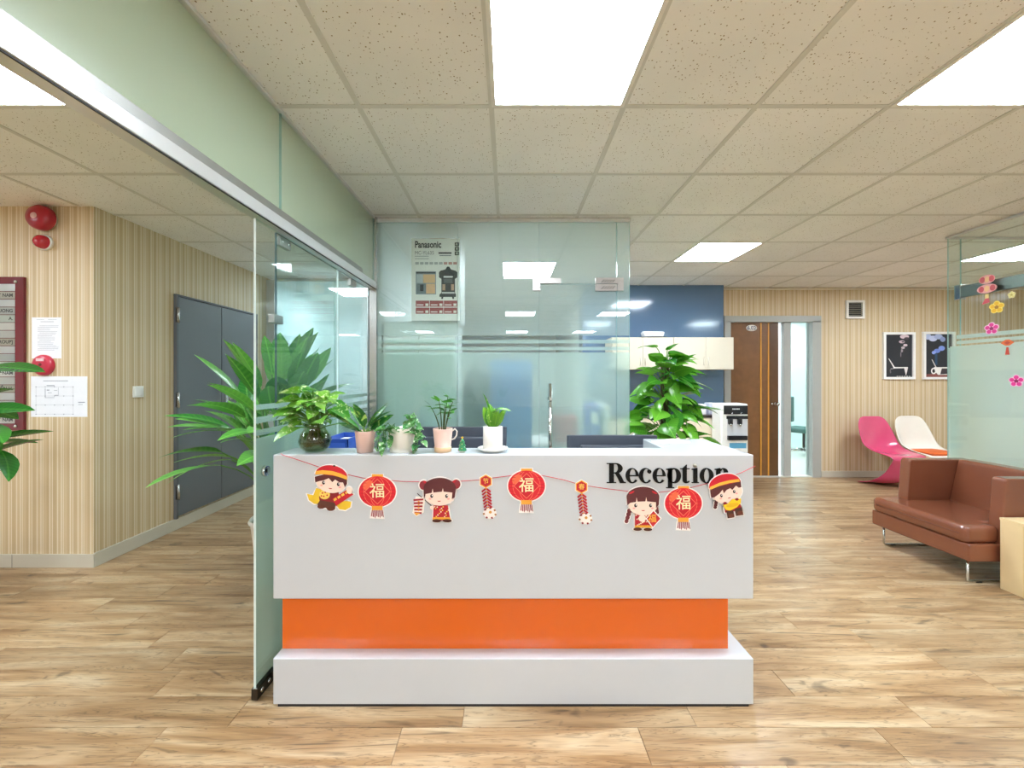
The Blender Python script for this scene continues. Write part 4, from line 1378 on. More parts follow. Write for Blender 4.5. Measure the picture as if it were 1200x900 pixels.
# trailing vine in a white ribbed pot
rng = random.Random(14)
pw = thing('trailing_vine_in_white_pot', 'small trailing vine in an off-white pot between two pink pots', 'plant', (-0.462, 1.725, LZ))
pot(pw, [(0, 0), (0.050, 0), (0.052, 0.006), (0.050, 0.012), (0.053, 0.016), (0.058, 0.098), (0.058, 0.102), (0.054, 0.102), (0.052, 0.092)], mat('ECE9DF', 0.45, var=0.05), 0.053, 0.092)
LVN = [leaf_mesh('leaf', HEART, G_DARK, droop=0.3, fold=0.15) for _ in range(1)]
sb = B()
for vine in ([(-0.02, -0.02, 0.095), (-0.05, -0.035, 0.125), (-0.078, -0.055, 0.09), (-0.085, -0.06, 0.02)], [(-0.03, -0.03, 0.095), (-0.06, -0.055, 0.11), (-0.062, -0.065, 0.05), (-0.058, -0.066, 0.012)],
             [(0.02, -0.02, 0.095), (0.05, -0.03, 0.13), (0.085, -0.04, 0.10), (0.10, -0.04, 0.05)], [(0.02, 0.0, 0.095), (0.03, 0.0, 0.15), (0.055, -0.01, 0.165), (0.07, -0.02, 0.13)],
             [(-0.01, -0.03, 0.095), (-0.02, -0.05, 0.12), (-0.035, -0.062, 0.09), (-0.03, -0.066, 0.045)], [(0.03, -0.03, 0.095), (0.06, -0.04, 0.10), (0.08, -0.045, 0.06), (0.075, -0.045, 0.02)]):
    v = [Vector(p) for p in vine]
    sb.tube(v, 0.0018, 5)
    for i in range(len(v) - 1):
        for t in (0.3, 0.65, 1.0):
            p = v[i].lerp(v[i + 1], t)
            az = rng.uniform(-PI, 0)
            put_leaf(pw, LVN[0], p, (math.cos(az), math.sin(az), rng.uniform(-.9, .3)), rng.uniform(0.028, 0.044), rng.uniform(-.6, .6))
stems_done(sb, pw)

# zz plant in a pink mug-like pot
rng = random.Random(6)
pz = thing('seedling_in_pink_mug', 'slender leafy seedlings in a pink mug with a handle', 'plant', (-0.283, 1.715, LZ))
pot(pz, [(0, 0), (0.030, 0), (0.0335, 0.002), (0.035, 0.022), (0.0345, 0.023), (0.042, 0.098), (0.042, 0.10), (0.038, 0.10), (0.036, 0.09)], PINK, 0.037, 0.088, 'mug')
obj('wooden_base_ring', B().lathe([(0.034, 0.001), (0.0362, 0.002), (0.0372, 0.021), (0.035, 0.0225)], 32), mat('D9B48C', 0.5), pz)
obj('handle', B().tube([(0.038, 0, 0.088), (0.052, 0, 0.098), (0.061, 0, 0.088), (0.059, 0, 0.07), (0.050, 0, 0.056), (0.037, 0, 0.052)], 0.0032, 8), mat('E4DCD4', 0.4), pz)
LZL = [leaf_mesh('leaf', OVAL, G_ZZ, droop=0.25, fold=0.12)]
sb = B()
for tx, ty, tz in ((-0.05, 0.0, 0.19), (-0.012, -0.02, 0.215), (0.022, 0.0, 0.235), (0.045, -0.012, 0.215), (0.006, 0.016, 0.20), (0.035, 0.02, 0.18)):
    tip = Vector((tx, ty, tz))
    q = bez((tx * 0.25, ty * 0.25, 0.085), (tx * 0.4, ty * 0.4, tz * 0.75), tip, 8)
    sb.tube(q, [0.0026] * 6 + [0.0016] * 3, 6)
    for i, sg in ((5, 1), (6, -1), (7, 1), (8, -1), (8, 0)):
        az = (0 if sg > 0 else PI) + rng.uniform(-.9, .9) - (0.4 if sg > 0 else -0.4)
        put_leaf(pz, LZL[0], q[i], (math.cos(az), math.sin(az), rng.uniform(0.1, 0.9) if sg else 1.6), rng.uniform(0.034, 0.05), rng.uniform(-.5, .5))
stems_done(sb, pz, STEM_D)

# upright plant in the white cylinder with saucer
rng = random.Random(9)
pu = thing('plant_in_white_cylinder', 'upright green plant in a white cylinder pot on a saucer', 'plant', (-0.068, 1.722, LZ))
obj('saucer', B().lathe([(0, 0.0), (0.040, 0.0), (0.060, 0.010), (0.066, 0.017), (0.063, 0.018), (0.055, 0.012), (0.038, 0.006), (0, 0.006)], 32), mat('F2F0EA', 0.25), pu)
o = B().lathe([(0, 0.006), (0.041, 0.006), (0.0425, 0.008), (0.0425, 0.108), (0.040, 0.110), (0.038, 0.108), (0.037, 0.10)], 32)
obj('pot', o, mat('F2F0EA', 0.25), pu)
obj('soil', B().lathe([(0, 0.101), (0.038, 0.099)], 20), SOIL, pu)
LU = [leaf_mesh('leaf', LANCE, G_UP, droop=0.08, fold=0.22), leaf_mesh('leaf', OVAL, G_UP, droop=0.3, fold=0.1)]
sb = B()
for k in range(14):
    az = k * 2.4
    el = rng.uniform(1.05, 1.45)
    d = in_view_dir(az, el)
    base = Vector((0.016 * math.cos(az), 0.016 * math.sin(az), 0.10))
    sb.tube([(base.x, base.y, 0.095), base + d * 0.012], 0.003, 5)
    put_leaf(pu, LU[0], base + d * 0.008, d, rng.uniform(0.075, 0.105), rng.uniform(-1, 1), 1.2)
for tip, d, ln, w in (((-0.012, -0.01, 0.16), (-0.25, -0.1, 1), 0.10, 0.5), ((0.015, -0.01, 0.185), (1, -0.35, 0.15), 0.065, 1.0), ((0.0, -0.015, 0.165), (0.5, -0.5, 0.7), 0.05, 1.0)):
    sb.tube([(0, 0, 0.095), tip], 0.0025, 5)
    put_leaf(pu, LU[1 if w > .6 else 0], tip, d, ln, 0.2, w)
stems_done(sb, pu)

# tiny christmas tree
tx = thing('tree_figurine', 'tiny green christmas tree figurine with a star on the counter', 'figurine', (-0.198, 1.705, LZ))
obj('trunk', B().lathe([(0, 0), (0.013, 0), (0.013, 0.004), (0.006, 0.005), (0.006, 0.010)], 16), mat('E9E5DC', 0.5), tx)
obj('tree', B().lathe([(0.005, 0.008), (0.020, 0.008), (0.011, 0.026), (0.016, 0.026), (0.008, 0.042), (0.012, 0.042), (0.0, 0.060)], 16), mat('3FA36B', 0.4), tx)
sp = [((0.007 if k % 2 == 0 else 0.003) * math.sin(k * PI / 5), 0.062 + (0.007 if k % 2 == 0 else 0.003) * math.cos(k * PI / 5)) for k in range(10)]
obj('star', B().prism(sp, -0.002, 0.002), mat('F1C232', 0.3), tx)
for k in range(7):
    a, z = -PI / 2 + (k % 3 - 1) * 0.7, 0.012 + k * 0.006
    r = 0.021 - k * 0.0022
    obj('bauble', B().lathe([(0, -0.002), (0.002, 0), (0, 0.002)], 8), mat(('E05050', 'F0D060', 'FFFFFF')[k % 3], 0.3), tx, (r * math.cos(a), r * math.sin(a), z))

# ------------------------------------------------------------------ things on the left wall
WY = LW_Y
def wx(px):
    return (px - 596) / FPX * LW_Y
def wz(py):
    return CAMZ - (py - 443) / FPX * LW_Y
sgn = thing('company_sign_board', 'dark red company directory board with rows of silver name plates', 'sign', (wx(31) - 0.30, WY, 0))
DKRED = mat('6A1524', 0.2, coat=0.4)
obj('backing', B().box(-0.30, 0.30, -0.018, 0, wz(504), wz(325), bevel=0.002), DKRED, sgn)
PLX = wx(21.3) - (wx(31) - 0.30)
names = {1: 'VIET NAM', 3: 'TRUONG', 4: 'A.', 7: 'VIET GROUP]', 11: 'VI\u1ec6T NAM', 13: 'Y TRI\u1ec2N H.', 17: 'VI\u1ec6T NAM'}
TXT = mat('22262A', 0.5)
for k in range(18):
    z1 = wz(333.5 + k * 9.05)
    z0 = wz(333.5 + (k + 1) * 9.05) + 0.004
    cols = ('B9BDBA', 'A8A79A', 'C2C7C7', 'A9AFAD', 'B4C0B8', 'C9CCC8')
    q = obj('name_plate', B().box(-0.25, PLX, -0.0205, -0.018, z0, z1, bevel=0.001, seg=1), mat(cols[k % 6], 0.28, 0.75, var=0.12, scale=9), sgn)
    if k in names:
        text_on(names[k], 0.034, TXT, q, (PLX - 0.012, -0.0208, (z0 + z1) / 2), align='RIGHT', bold=0.0008)
obj('bolt', B().lathe([(0, 0), (0.012, 0), (0.010, 0.008), (0, 0.009)], 16, mtx=Matrix.Rotation(PI / 2, 3, 'X')), CHROME, sgn, (wx(22.5) - (wx(31) - 0.30), -0.018, wz(331)))
obj('bolt', B().lathe([(0, 0), (0.012, 0), (0.010, 0.008), (0, 0.009)], 16, mtx=Matrix.Rotation(PI / 2, 3, 'X')), CHROME, sgn, (wx(22.5) - (wx(31) - 0.30), -0.018, wz(499)))

def wall_disc(name, label, cat, px, py, prof, m, plate=None, tilt=0.0):
    t = thing(name, label, cat, (wx(px), WY, wz(py)))
    if plate:
        obj('back_plate', B().lathe(plate, 32, mtx=Matrix.Rotation(PI / 2, 3, 'X')), WHITE_MATT, t)
    obj('cover', B().lathe(prof, 36, mtx=Matrix.Rotation(PI / 2, 3, 'X')), m, t)
    return t
bell = wall_disc('fire_alarm_bell', 'round red fire alarm bell high on the wallpapered wall', 'alarm bell', 56, 258, [(0.086, 0.02), (0.088, 0.03), (0.084, 0.06), (0.07, 0.078), (0.03, 0.086), (0, 0.087)], RED, [(0, 0), (0.07, 0), (0.07, 0.022), (0, 0.022)])
obj('hub', B().lathe([(0, 0), (0.022, 0), (0.020, 0.004), (0, 0.004)], 20, mtx=Matrix.Rotation(PI / 2, 3, 'X')), mat('E2B8B4', 0.4), bell, (0, -0.086, 0))
wall_disc('alarm_strobe', 'small red alarm lamp just under the fire bell', 'alarm lamp', 54.5, 285, [(0.048, 0.018), (0.048, 0.03), (0.04, 0.055), (0.02, 0.068), (0, 0.07)], mat('B5122A', 0.12, coat=0.6), [(0, 0), (0.054, 0), (0.054, 0.019), (0, 0.019)])
call = wall_disc('fire_call_point', 'round red fire call point between two paper notices', 'fire alarm', 52.5, 428, [(0, 0.028), (0.030, 0.03), (0.055, 0.028), (0.070, 0.022), (0.075, 0.012), (0.075, 0)], mat('C42A44', 0.3, coat=0.3))
obj('button', B().lathe([(0, 0), (0.016, 0), (0.014, 0.008), (0, 0.008)], 18, mtx=Matrix.Rotation(PI / 2, 3, 'X')), STEEL, call, (0, -0.028, -0.034))
obj('window_plate', B().box(-0.026, 0.026, -0.033, -0.027, 0.028, 0.048), mat('EBC9CC', 0.4), call)
obj('glass_dot', B().lathe([(0, 0), (0.012, 0), (0.012, 0.003), (0, 0.003)], 14, mtx=Matrix.Rotation(PI / 2, 3, 'X')), mat('7A1020', 0.3), call, (0, -0.029, 0.004))

def paper(name, label, px0, px1, py0, py1, prints):
    t = thing(name, label, 'notice', (wx((px0 + px1) / 2), WY, wz(py1)))
    w, h = wx(px1) - wx(px0), wz(py0) - wz(py1)
    obj('sheet', B().box(-w / 2, w / 2, -0.0015, 0, 0, h), mat('EDEFF4', 0.55), t)
    b = B()
    for (x0, y0, x1, y1) in prints:
        b.face([(w * (x0 - .5), -0.0018, h * (1 - y0)), (w * (x1 - .5), -0.0018, h * (1 - y0)), (w * (x1 - .5), -0.0018, h * (1 - y1)), (w * (x0 - .5), -0.0018, h * (1 - y1))])
    obj('print', b, mat('8E93A0', 0.6), t)
rng = random.Random(2)
pr_ = [(0.16, 0.05, 0.42, 0.056), (0.55, 0.05, 0.85, 0.056), (0.3, 0.10, 0.75, 0.11)]
for k in range(18):
    pr_.append((0.2 if k % 5 else 0.26, 0.2 + k * 0.035, rng.uniform(0.6, 0.92), 0.2 + k * 0.035 + 0.006))
paper('text_notice', 'white printed notice pinned above the fire call point', 37.5, 72, 372, 420, pr_)
pr_ = [(0.22, 0.105, 0.66, 0.12)]
for i in range(5):
    for j in range(4):
        x, y = 0.09 + i * 0.165, 0.26 + j * 0.225
        pr_.append((x - 0.008, y - 0.011, x + 0.008, y + 0.011))
for y in (0.26, 0.482, 0.705, 0.93):
    pr_.append((0.09, y, 0.75, y + 0.004))
for x in (0.09, 0.75):
    pr_.append((x, 0.26, x + 0.003, 0.93))
for q in ((0.25, 0.30, 0.26, 0.52), (0.25, 0.52, 0.42, 0.53), (0.42, 0.46, 0.49, 0.475), (0.485, 0.28, 0.49, 0.47), (0.28, 0.22, 0.42, 0.24), (0.28, 0.33, 0.33, 0.35), (0.30, 0.40, 0.37, 0.41), (0.41, 0.34, 0.47, 0.35), (0.84, 0.63, 0.96, 0.65), (0.84, 0.69, 0.92, 0.70)):
    pr_.append(q)
paper('floor_plan_notice', 'white landscape floor plan sheet pinned below the fire call point', 36.5, 102.5, 441, 488.5, pr_)

# light switch on the corridor wall
ls = thing('light_switch', 'white square light switch on the corridor wall', 'light switch', (LW_X, 3.20, 1.247))
obj('plate', B().box(0, 0.010, -0.045, 0.045, -0.045, 0.045, bevel=0.003), PLASTIC_WHITE, ls)
obj('rocker', B().box(0.009, 0.015, -0.032, 0.032, -0.032, 0.032, bevel=0.003), WHITE_MATT, ls)

# ------------------------------------------------------------------ behind the frosted glass
cab = thing('office_cabinet', 'tall pale cabinet behind the frosted glass', 'cabinet', (-0.70, GY + 0.012, 0))
obj('carcass', B().box(-0.285, 0.285, 0.04, 0.46, 0, 1.80, bevel=0.004), mat('DCE4E2', 0.4), cab)
for x0, x1 in ((-0.28, -0.002), (0.002, 0.28)):
    d = obj('door', B().box(x0, x1, 0.02, 0.04, 0.06, 1.78, bevel=0.002), mat('E2E8E6', 0.4), cab)
    obj('handle', B().tube([(0, 0, -0.06), (0, -0.006, -0.05), (0, -0.006, 0.05), (0, 0, 0.06)], 0.004, 6), STEEL, d, ((x1 - 0.03 if x0 < 0 else x0 + 0.03), 0.02, 1.0))
bx = thing('cardboard_box', 'white vacuum cleaner carton standing on the cabinet behind the glass', 'box', (-0.565, GY + 0.0095, 1.8005))
BW, BH = 0.375, 0.635
obj('carton', B().box(-BW / 2, BW / 2, 0, 0.36, 0, BH, bevel=0.002), mat('E9EAE6', 0.55), bx)
obj('top_flap', B().prism([(-0.12, BH), (0.12, BH), (0.02, BH + 0.015)], 0.02, 0.3), mat('B49A6C', 0.7), bx)
def bxp(x, y):    # carton front position from fractions (0..1, 0..1 from top left)
    return (x - 0.5) * BW, BH * (1 - y)
def bxr(x0, y0, x1, y1, h, lay=1, name='print'):
    return obj(name, _q(bxp(x0, y0), bxp(x1, y1), lay), mat(h, 0.5), bx)
def _q(a, b_, lay):
    b = B()
    b.face([(a[0], -0.0004 * lay, a[1]), (b_[0], -0.0004 * lay, a[1]), (b_[0], -0.0004 * lay, b_[1]), (a[0], -0.0004 * lay, b_[1])])
    return b
K = '23272B'
x, z = bxp(0.07, 0.075)
text_on('Panasonic', 0.072, mat(K, 0.5), bx, (x, -0.0008, z), align='LEFT', bold=0.0022, sx=0.72)
x, z = bxp(0.07, 0.175)
text_on('MC-YL635', 0.040, mat('6A7276', 0.5), bx, (x, -0.0008, z), align='LEFT', sx=0.85)
for y in (0.21, 0.24):
    bxr(0.07, y, 0.36, y + 0.008, '9AA2A4')
bxr(0.56, 0.165, 0.83, 0.185, K); bxr(0.58, 0.20, 0.82, 0.212, '8A9294')
for k in range(3):
    bxr(0.895, 0.045 + k * 0.055, 0.985, 0.092 + k * 0.055, K)
    bxr(0.92, 0.055 + k * 0.055, 0.96, 0.08 + k * 0.055, 'C9CDCB', 2)
for k in range(9):
    bxr(0.08 + k * 0.098, 0.285, 0.155 + k * 0.098, 0.315, 'A9B0B0' if k < 6 else 'B98A84')
bxr(0.09, 0.40, 0.51, 0.68, '8C98A0'); bxr(0.10, 0.405, 0.50, 0.425, '3A4046', 2)
bxr(0.11, 0.435, 0.24, 0.54, 'B4BDC2', 2); bxr(0.245, 0.435, 0.49, 0.54, 'D8B48A', 2)
bxr(0.11, 0.55, 0.30, 0.67, '6E7C84', 2); bxr(0.18, 0.56, 0.25, 0.64, '2C343A', 3); bxr(0.305, 0.55, 0.49, 0.67, 'DDB58E', 2)
def vac(h, pts, lay):
    b = B()
    b.face([(bxp(x, y)[0], -0.0004 * lay, bxp(x, y)[1]) for x, y in pts])
    obj('print', b, mat(h, 0.5), bx)
vac('2E3438', [(0.60, 0.39), (0.70, 0.375), (0.74, 0.34), (0.78, 0.34), (0.82, 0.375), (0.91, 0.39), (0.95, 0.41), (0.95, 0.47), (0.90, 0.49), (0.90, 0.66), (0.92, 0.68), (0.92, 0.71), (0.88, 0.71), (0.88, 0.735), (0.85, 0.735), (0.84, 0.71), (0.66, 0.71), (0.65, 0.735), (0.62, 0.735), (0.62, 0.71), (0.58, 0.71), (0.58, 0.68), (0.62, 0.66), (0.62, 0.49), (0.57, 0.47), (0.57, 0.41)], 1)
bxr(0.665, 0.455, 0.855, 0.475, 'D4D8D6', 2); bxr(0.67, 0.49, 0.85, 0.54, '565E62', 2); bxr(0.64, 0.555, 0.70, 0.63, 'B99A84', 2); bxr(0.82, 0.555, 0.88, 0.63, 'B99A84', 2); bxr(0.63, 0.65, 0.89, 0.67, 'C9CDCC', 2)
for i in range(3):
    for j in range(2):
        x0, y0 = 0.09 + i * 0.29, 0.755 + j * 0.085
        bxr(x0, y0, x0 + 0.28, y0 + 0.075, '9A4A4C')
        bxr(x0 + 0.02, y0 + 0.045, x0 + 0.16, y0 + 0.06, 'E3D6D2', 2)
        bxr(x0 + 0.20, y0 + 0.035, x0 + 0.26, y0 + 0.065, 'E9E4DE', 2)
# desk and belongings seen blurred through the frosting
dk = thing('office_desk', 'white office desk blurred behind the frosted glass', 'desk', (0.30, 4.05, 0))
obj('top', B().box(-0.6, 0.6, -0.35, 0.35, 0.72, 0.75, bevel=0.003), WHITE_MATT, dk)
for x in (-0.56, 0.56):
    obj('leg_panel', B().box(x - 0.015, x + 0.015, -0.33, 0.33, 0, 0.72), WHITE_MATT, dk)
bp_ = thing('blue_partition', 'blue fabric partition panel blurred behind the frosted glass', 'partition', (0.0, 3.26, 0))
obj('panel', B().box(-0.15, 0.19, -0.02, 0.02, 0.05, 1.50, bevel=0.01, seg=3), mat('2A78C8', 0.8), bp_)
obj('foot', B().box(-0.15, 0.19, -0.12, 0.12, 0, 0.05, bevel=0.006), BLACK, bp_)
ck = thing('coat_stand', 'dark coat on a stand blurred behind the frosted glass', 'coat stand', (-0.26, 3.26, 0))
obj('pole', B().tube([(0, 0, 0.02), (0, 0, 1.5)], 0.015, 10).lathe([(0, 0), (0.13, 0), (0.13, 0.015), (0.02, 0.025)], 24), BLACK, ck)
obj('coat', B().lathe([(0.0, 1.43), (0.05, 1.42), (0.085, 1.38), (0.11, 1.28), (0.10, 1.1), (0.12, 0.8), (0.13, 0.7)], 16, sy=0.7), mat('2B3138', 0.9), ck)
rb_ = thing('red_bag', 'red bag on the office desk blurred behind the frosted glass', 'bag', (0.50, 3.78, 0.7505))
obj('bag_body', B().box(-0.13, 0.13, -0.06, 0.06, 0, 0.26, bevel=0.03, seg=3), mat('C23A44', 0.7), rb_)
obj('handle', B().tube([(-0.06, 0, 0.25), (-0.05, 0, 0.33), (0.05, 0, 0.33), (0.06, 0, 0.25)], 0.008, 8), mat('8A2028', 0.7), rb_)
bl = thing('blue_binder', 'blue binder on the office desk blurred behind the frosted glass', 'binder', (0.76, 3.75, 0.7505))
obj('cover', B().box(-0.05, 0.05, -0.14, 0.14, 0, 0.37, bevel=0.004), mat('1F49B8', 0.5), bl)
obj('spine_label', B().box(-0.03, 0.03, -0.1415, -0.14, 0.2, 0.3), WHITE_MATT, bl)
wb_ = thing('white_binder', 'white binder on the office desk blurred behind the frosted glass', 'binder', (0.865, 3.75, 0.7505))
obj('cover', B().box(-0.03, 0.03, -0.14, 0.14, 0, 0.37, bevel=0.004), WHITE_MATT, wb_)
obj('spine_label', B().box(-0.02, 0.02, -0.1415, -0.14, 0.2, 0.3), mat('C8CDD6', 0.5), wb_)

# ------------------------------------------------------------------ kitchenette by the blue wall
seams = (1.45, 1.80, 2.045, 2.44, 2.785)
wc_front = 4.93
LABC = ('white wall cabinet with two doors nearest the office glass', 'white wall cabinet with two doors beside the brown door')
for i, (x0, xm, x1) in enumerate(((1.28, 1.66, 2.04), (2.045, 2.44, 2.785))):
    w = thing('wall_cabinet', LABC[i], 'cabinet', ((x0 + x1) / 2, BLUE_Y, 1.462))
    m_ = (x0 + x1) / 2
    obj('carcass', B().box(x0 - m_, x1 - m_ - 0.001, wc_front + 0.018 - BLUE_Y, -0.001, 0, 0.40, bevel=0.001), CREAM, w)
    for a, b_, hx in ((x0, xm, xm - 0.03), (xm, x1, xm + 0.03)):
        d = obj('door', B().box(a - m_ + 0.0015, b_ - m_ - 0.0015, wc_front - BLUE_Y, wc_front + 0.018 - BLUE_Y, 0.002, 0.398, bevel=0.0015), CREAM, w)
        obj('handle', B().tube([(0, 0, -0.045), (0, -0.012, -0.04), (0, -0.012, 0.04), (0, 0, 0.045)], 0.004, 6), mat('D9D2C2', 0.3, 0.4), d, (hx - m_, wc_front - BLUE_Y, 0.10))
tr = thing('serving_tray', 'black tray on top of the white wall cabinet', 'tray', (1.83, 5.08, 1.8625))
obj('tray', B().lathe([(0, 0), (0.16, 0), (0.19, 0.012), (0.187, 0.014), (0.155, 0.005), (0, 0.005)], 28, sx=1.0, sy=0.6), BLACK, tr)
bg = thing('paper_towel_pack', 'white soft pack lying on the black tray on the cabinet', 'pack', (1.83, 5.07, 1.8685))
bgb = B().box(-0.125, 0.125, -0.07, 0.07, 0, 0.075, bevel=0.028, seg=4)
for v in bgb.bm.verts:
    v.co.x *= 1 + 0.18 * max(0, v.co.z - 0.04) / 0.035 * (1 if v.co.z > 0.04 else 0)
obj('pack', bgb, mat('E9EAEC', 0.4), bg, smooth=True)
obj('seal_seam', B().box(-0.13, 0.13, -0.002, 0.002, 0.073, 0.082), mat('DADCE0', 0.4), bg)

kb = thing('kitchen_counter', 'cream base cabinet with dark top under the blue wall', 'cabinet', (1.9, 5.28, 0))
obj('carcass', B().box(-0.75, 0.70, -0.50, 0, 0.08, 0.885), CREAM, kb)
for x0, x1 in ((-0.748, -0.27), (-0.266, 0.215), (0.219, 0.698)):
    d = obj('door', B().box(x0, x1, -0.518, -0.50, 0.085, 0.875, bevel=0.0015), mat('E6DAC0', 0.4), kb)
    obj('handle', B().tube([(0, 0, -0.05), (0, -0.014, -0.045), (0, -0.014, 0.045), (0, 0, 0.05)], 0.004, 6), STEEL, d, (x0 + 0.04, -0.518, 0.75))
obj('kick_board', B().box(-0.74, 0.69, -0.46, -0.44, 0, 0.08), BLACK_MATT, kb)
obj('worktop', B().box(-0.76, 0.74, -0.53, 0, 0.885, 0.915, bevel=0.003), mat('2A1A17', 0.2), kb)
for nm, lab, x, w, h, hx in (('tissue_box', 'white carton on the dark kitchen worktop beside the water dispenser', 2.30, 0.10, 0.12, 'F2F1EE'), ('sugar_carton', 'lavender carton standing close to the water dispenser', 2.48, 0.045, 0.135, 'D3D5E6')):
    t = thing(nm, lab, 'box', (x, 4.90, 0.9155))
    obj('carton', B().box(-w, w, -0.06, 0.06, 0, h, bevel=0.003), mat(hx, 0.5), t)
    obj('lid_flap', B().box(-w + 0.006, w - 0.006, -0.05, 0.05, h - 0.001, h + 0.003), WHITE_MATT, t)
pkt = thing('snack_packet', 'small red and white packet lying on the white carton', 'packet', (2.25, 4.88, 1.0385), 0.3)
obj('packet', B().box(-0.05, 0.05, -0.03, 0.03, 0, 0.022, bevel=0.009, seg=2), mat('E4B8B4', 0.4), pkt)
obj('red_stripe', B().box(-0.035, 0.0, -0.031, 0.031, 0.019, 0.024, bevel=0.002), mat('C02A34', 0.4), pkt)

wd = thing('water_dispenser', 'white and black water dispenser beside the brown door', 'water dispenser', (2.575, 4.52, 0))
obj('body', B().box(-0.165, 0.145, 0.0, 0.215, 0.0, 1.065, bevel=0.018, seg=3), PLASTIC_WHITE, wd)
obj('control_panel', B().box(-0.135, 0.135, -0.008, 0.01, 0.945, 1.045, bevel=0.003), BLACK, wd)
for k in range(6):
    obj('display_mark', B().box(-0.04 + k * 0.014, -0.031 + k * 0.014, -0.0095, -0.008, 1.0, 1.012), mat('E5E8EA', 0.4), wd)
for x in (-0.045, 0.055):
    obj('indicator', B().lathe([(0, 0), (0.007, 0), (0.006, 0.003), (0, 0.003)], 12, mtx=Matrix.Rotation(PI / 2, 3, 'X')), STEEL, wd, (x, -0.008, 0.957))
obj('niche_hood', B().box(-0.105, 0.135, -0.012, 0.01, 0.893, 0.930, bevel=0.003), BLACK, wd)
obj('niche', B().box(-0.095, 0.13, -0.003, 0.01, 0.70, 0.895), mat('C9CCD0', 0.35), wd)
for x in (-0.07, 0.035):
    t_ = obj('tap', B().box(x - 0.02, x + 0.02, -0.04, 0.0, 0.835, 0.895, bevel=0.004), BLACK, wd)
    obj('spout', B().tube([(x, -0.03, 0.84), (x, -0.03, 0.815)], 0.011, 10), STEEL, t_)
obj('drip_tray', B().box(-0.095, 0.12, -0.03, 0.01, 0.655, 0.705, bevel=0.004), BLACK, wd)
obj('blue_label', B().box(-0.07, 0.12, -0.002, 0.001, 0.56, 0.62), mat('5FA8D0', 0.4), wd)

# ------------------------------------------------------------------ vent, pictures
def bx_(px):
    return (px - 596) / FPX * BACK_Y
def bz_(py):
    return CAMZ - (py - 443) / FPX * BACK_Y
vt = thing('wall_vent', 'small square white louvred vent high on the striped wall', 'vent', (bx_(1000.8), BACK_Y, bz_(363)))
h = 0.125
b = B()
for a in ((-h, h, h - 0.03, h), (-h, h, -h, -h + 0.03), (-h, -h + 0.03, -h + 0.03, h - 0.03), (h - 0.03, h, -h + 0.03, h - 0.03)):
    b.box(a[0], a[1], -0.028, 0, a[2], a[3])
obj('frame', b, mat('EDEBE4', 0.4), vt)
obj('backing', B().box(-h + 0.02, h - 0.02, -0.006, 0, -h + 0.02, h - 0.02), BLACK, vt)
for k in range(7):
    z = -0.083 + k * 0.0275
    obj('louvre', B().prism([(-0.026, z), (-0.025, z + 0.003), (-0.012, z + 0.009), (-0.012, z + 0.006)], -h + 0.028, h - 0.028, 'x'), mat('B5B19E', 0.5), vt)

def picture(label, px0, px1, py0, py1, art):
    t = thing('framed_picture', label, 'picture', ((bx_(px0) + bx_(px1)) / 2, BACK_Y, (bz_(py0) + bz_(py1)) / 2), group='framed coffee pictures')
    w, hh = (bx_(px1) - bx_(px0)) / 2, (bz_(py0) - bz_(py1)) / 2
    f = 0.032
    b = B()
    for a in ((-w, w, hh - f, hh), (-w, w, -hh, -hh + f), (-w, -w + f, -hh + f, hh - f), (w - f, w, -hh + f, hh - f)):
        b.box(a[0], a[1], -0.03, 0, a[2], a[3])
    obj('frame', b, WHITE_MATT, t)
    obj('print', B().box(-w + f, w - f, -0.012, 0, -hh + f, hh - f), mat('24272D', 0.45, var=0.15, scale=5), t)
    art(t, w - f, hh - f)
class Art:
    def __init__(self, t, w, h):
        self.t, self.w, self.h, self.k = t, w, h, 0
    def poly(self, hx, pts):
        self.k += 1
        b = B()
        b.face([((x * 2 - 1) * self.w, -0.0122 - 0.0002 * self.k, (1 - 2 * y) * self.h) for x, y in pts])
        obj('print_detail', b, mat(hx, 0.5), self.t)
    def ell(self, hx, x, y, rx, ry, n=16):
        self.poly(hx, [(x + rx * math.cos(2 * PI * k / n), y + ry * math.sin(2 * PI * k / n)) for k in range(n)])
def art1(t, w, h):
    a = Art(t, w, h)
    for x, y, rx, ry, hx in ((0.72, 0.05, 0.17, 0.05, 'D9C3C8'), (0.80, 0.09, 0.10, 0.03, '4A454C'), (0.62, 0.17, 0.11, 0.035, 'C9B4BA'), (0.66, 0.17, 0.05, 0.015, '3A363C'), (0.75, 0.25, 0.08, 0.03, 'D4C4C8'), (0.66, 0.31, 0.07, 0.03, 'BEB0B6'), (0.62, 0.38, 0.04, 0.04, '9A9098'), (0.58, 0.47, 0.02, 0.06, '7E7880')):
        a.ell(hx, x, y, rx, ry)
    a.poly('E9E4E0', [(0.11, 0.56), (0.15, 0.57), (0.36, 0.77), (0.31, 0.78)])
    a.poly('F1EEEA', [(0.30, 0.765), (0.84, 0.765), (0.84, 0.79), (0.30, 0.80)])
    a.poly('E4DDDA', [(0.70, 0.79), (0.84, 0.785), (0.80, 0.90), (0.77, 0.97), (0.74, 0.90)])
    a.poly('C9C4C2', [(0.20, 0.80), (0.30, 0.80), (0.30, 0.81), (0.20, 0.815)])
    a.poly('6A6668', [(0.16, 0.83), (0.20, 0.82), (0.22, 0.90), (0.18, 0.92)])
    for k in range(6):
        a.ell('D6CFC8', 0.45 + k * 0.09, 0.985, 0.03, 0.010, 8)
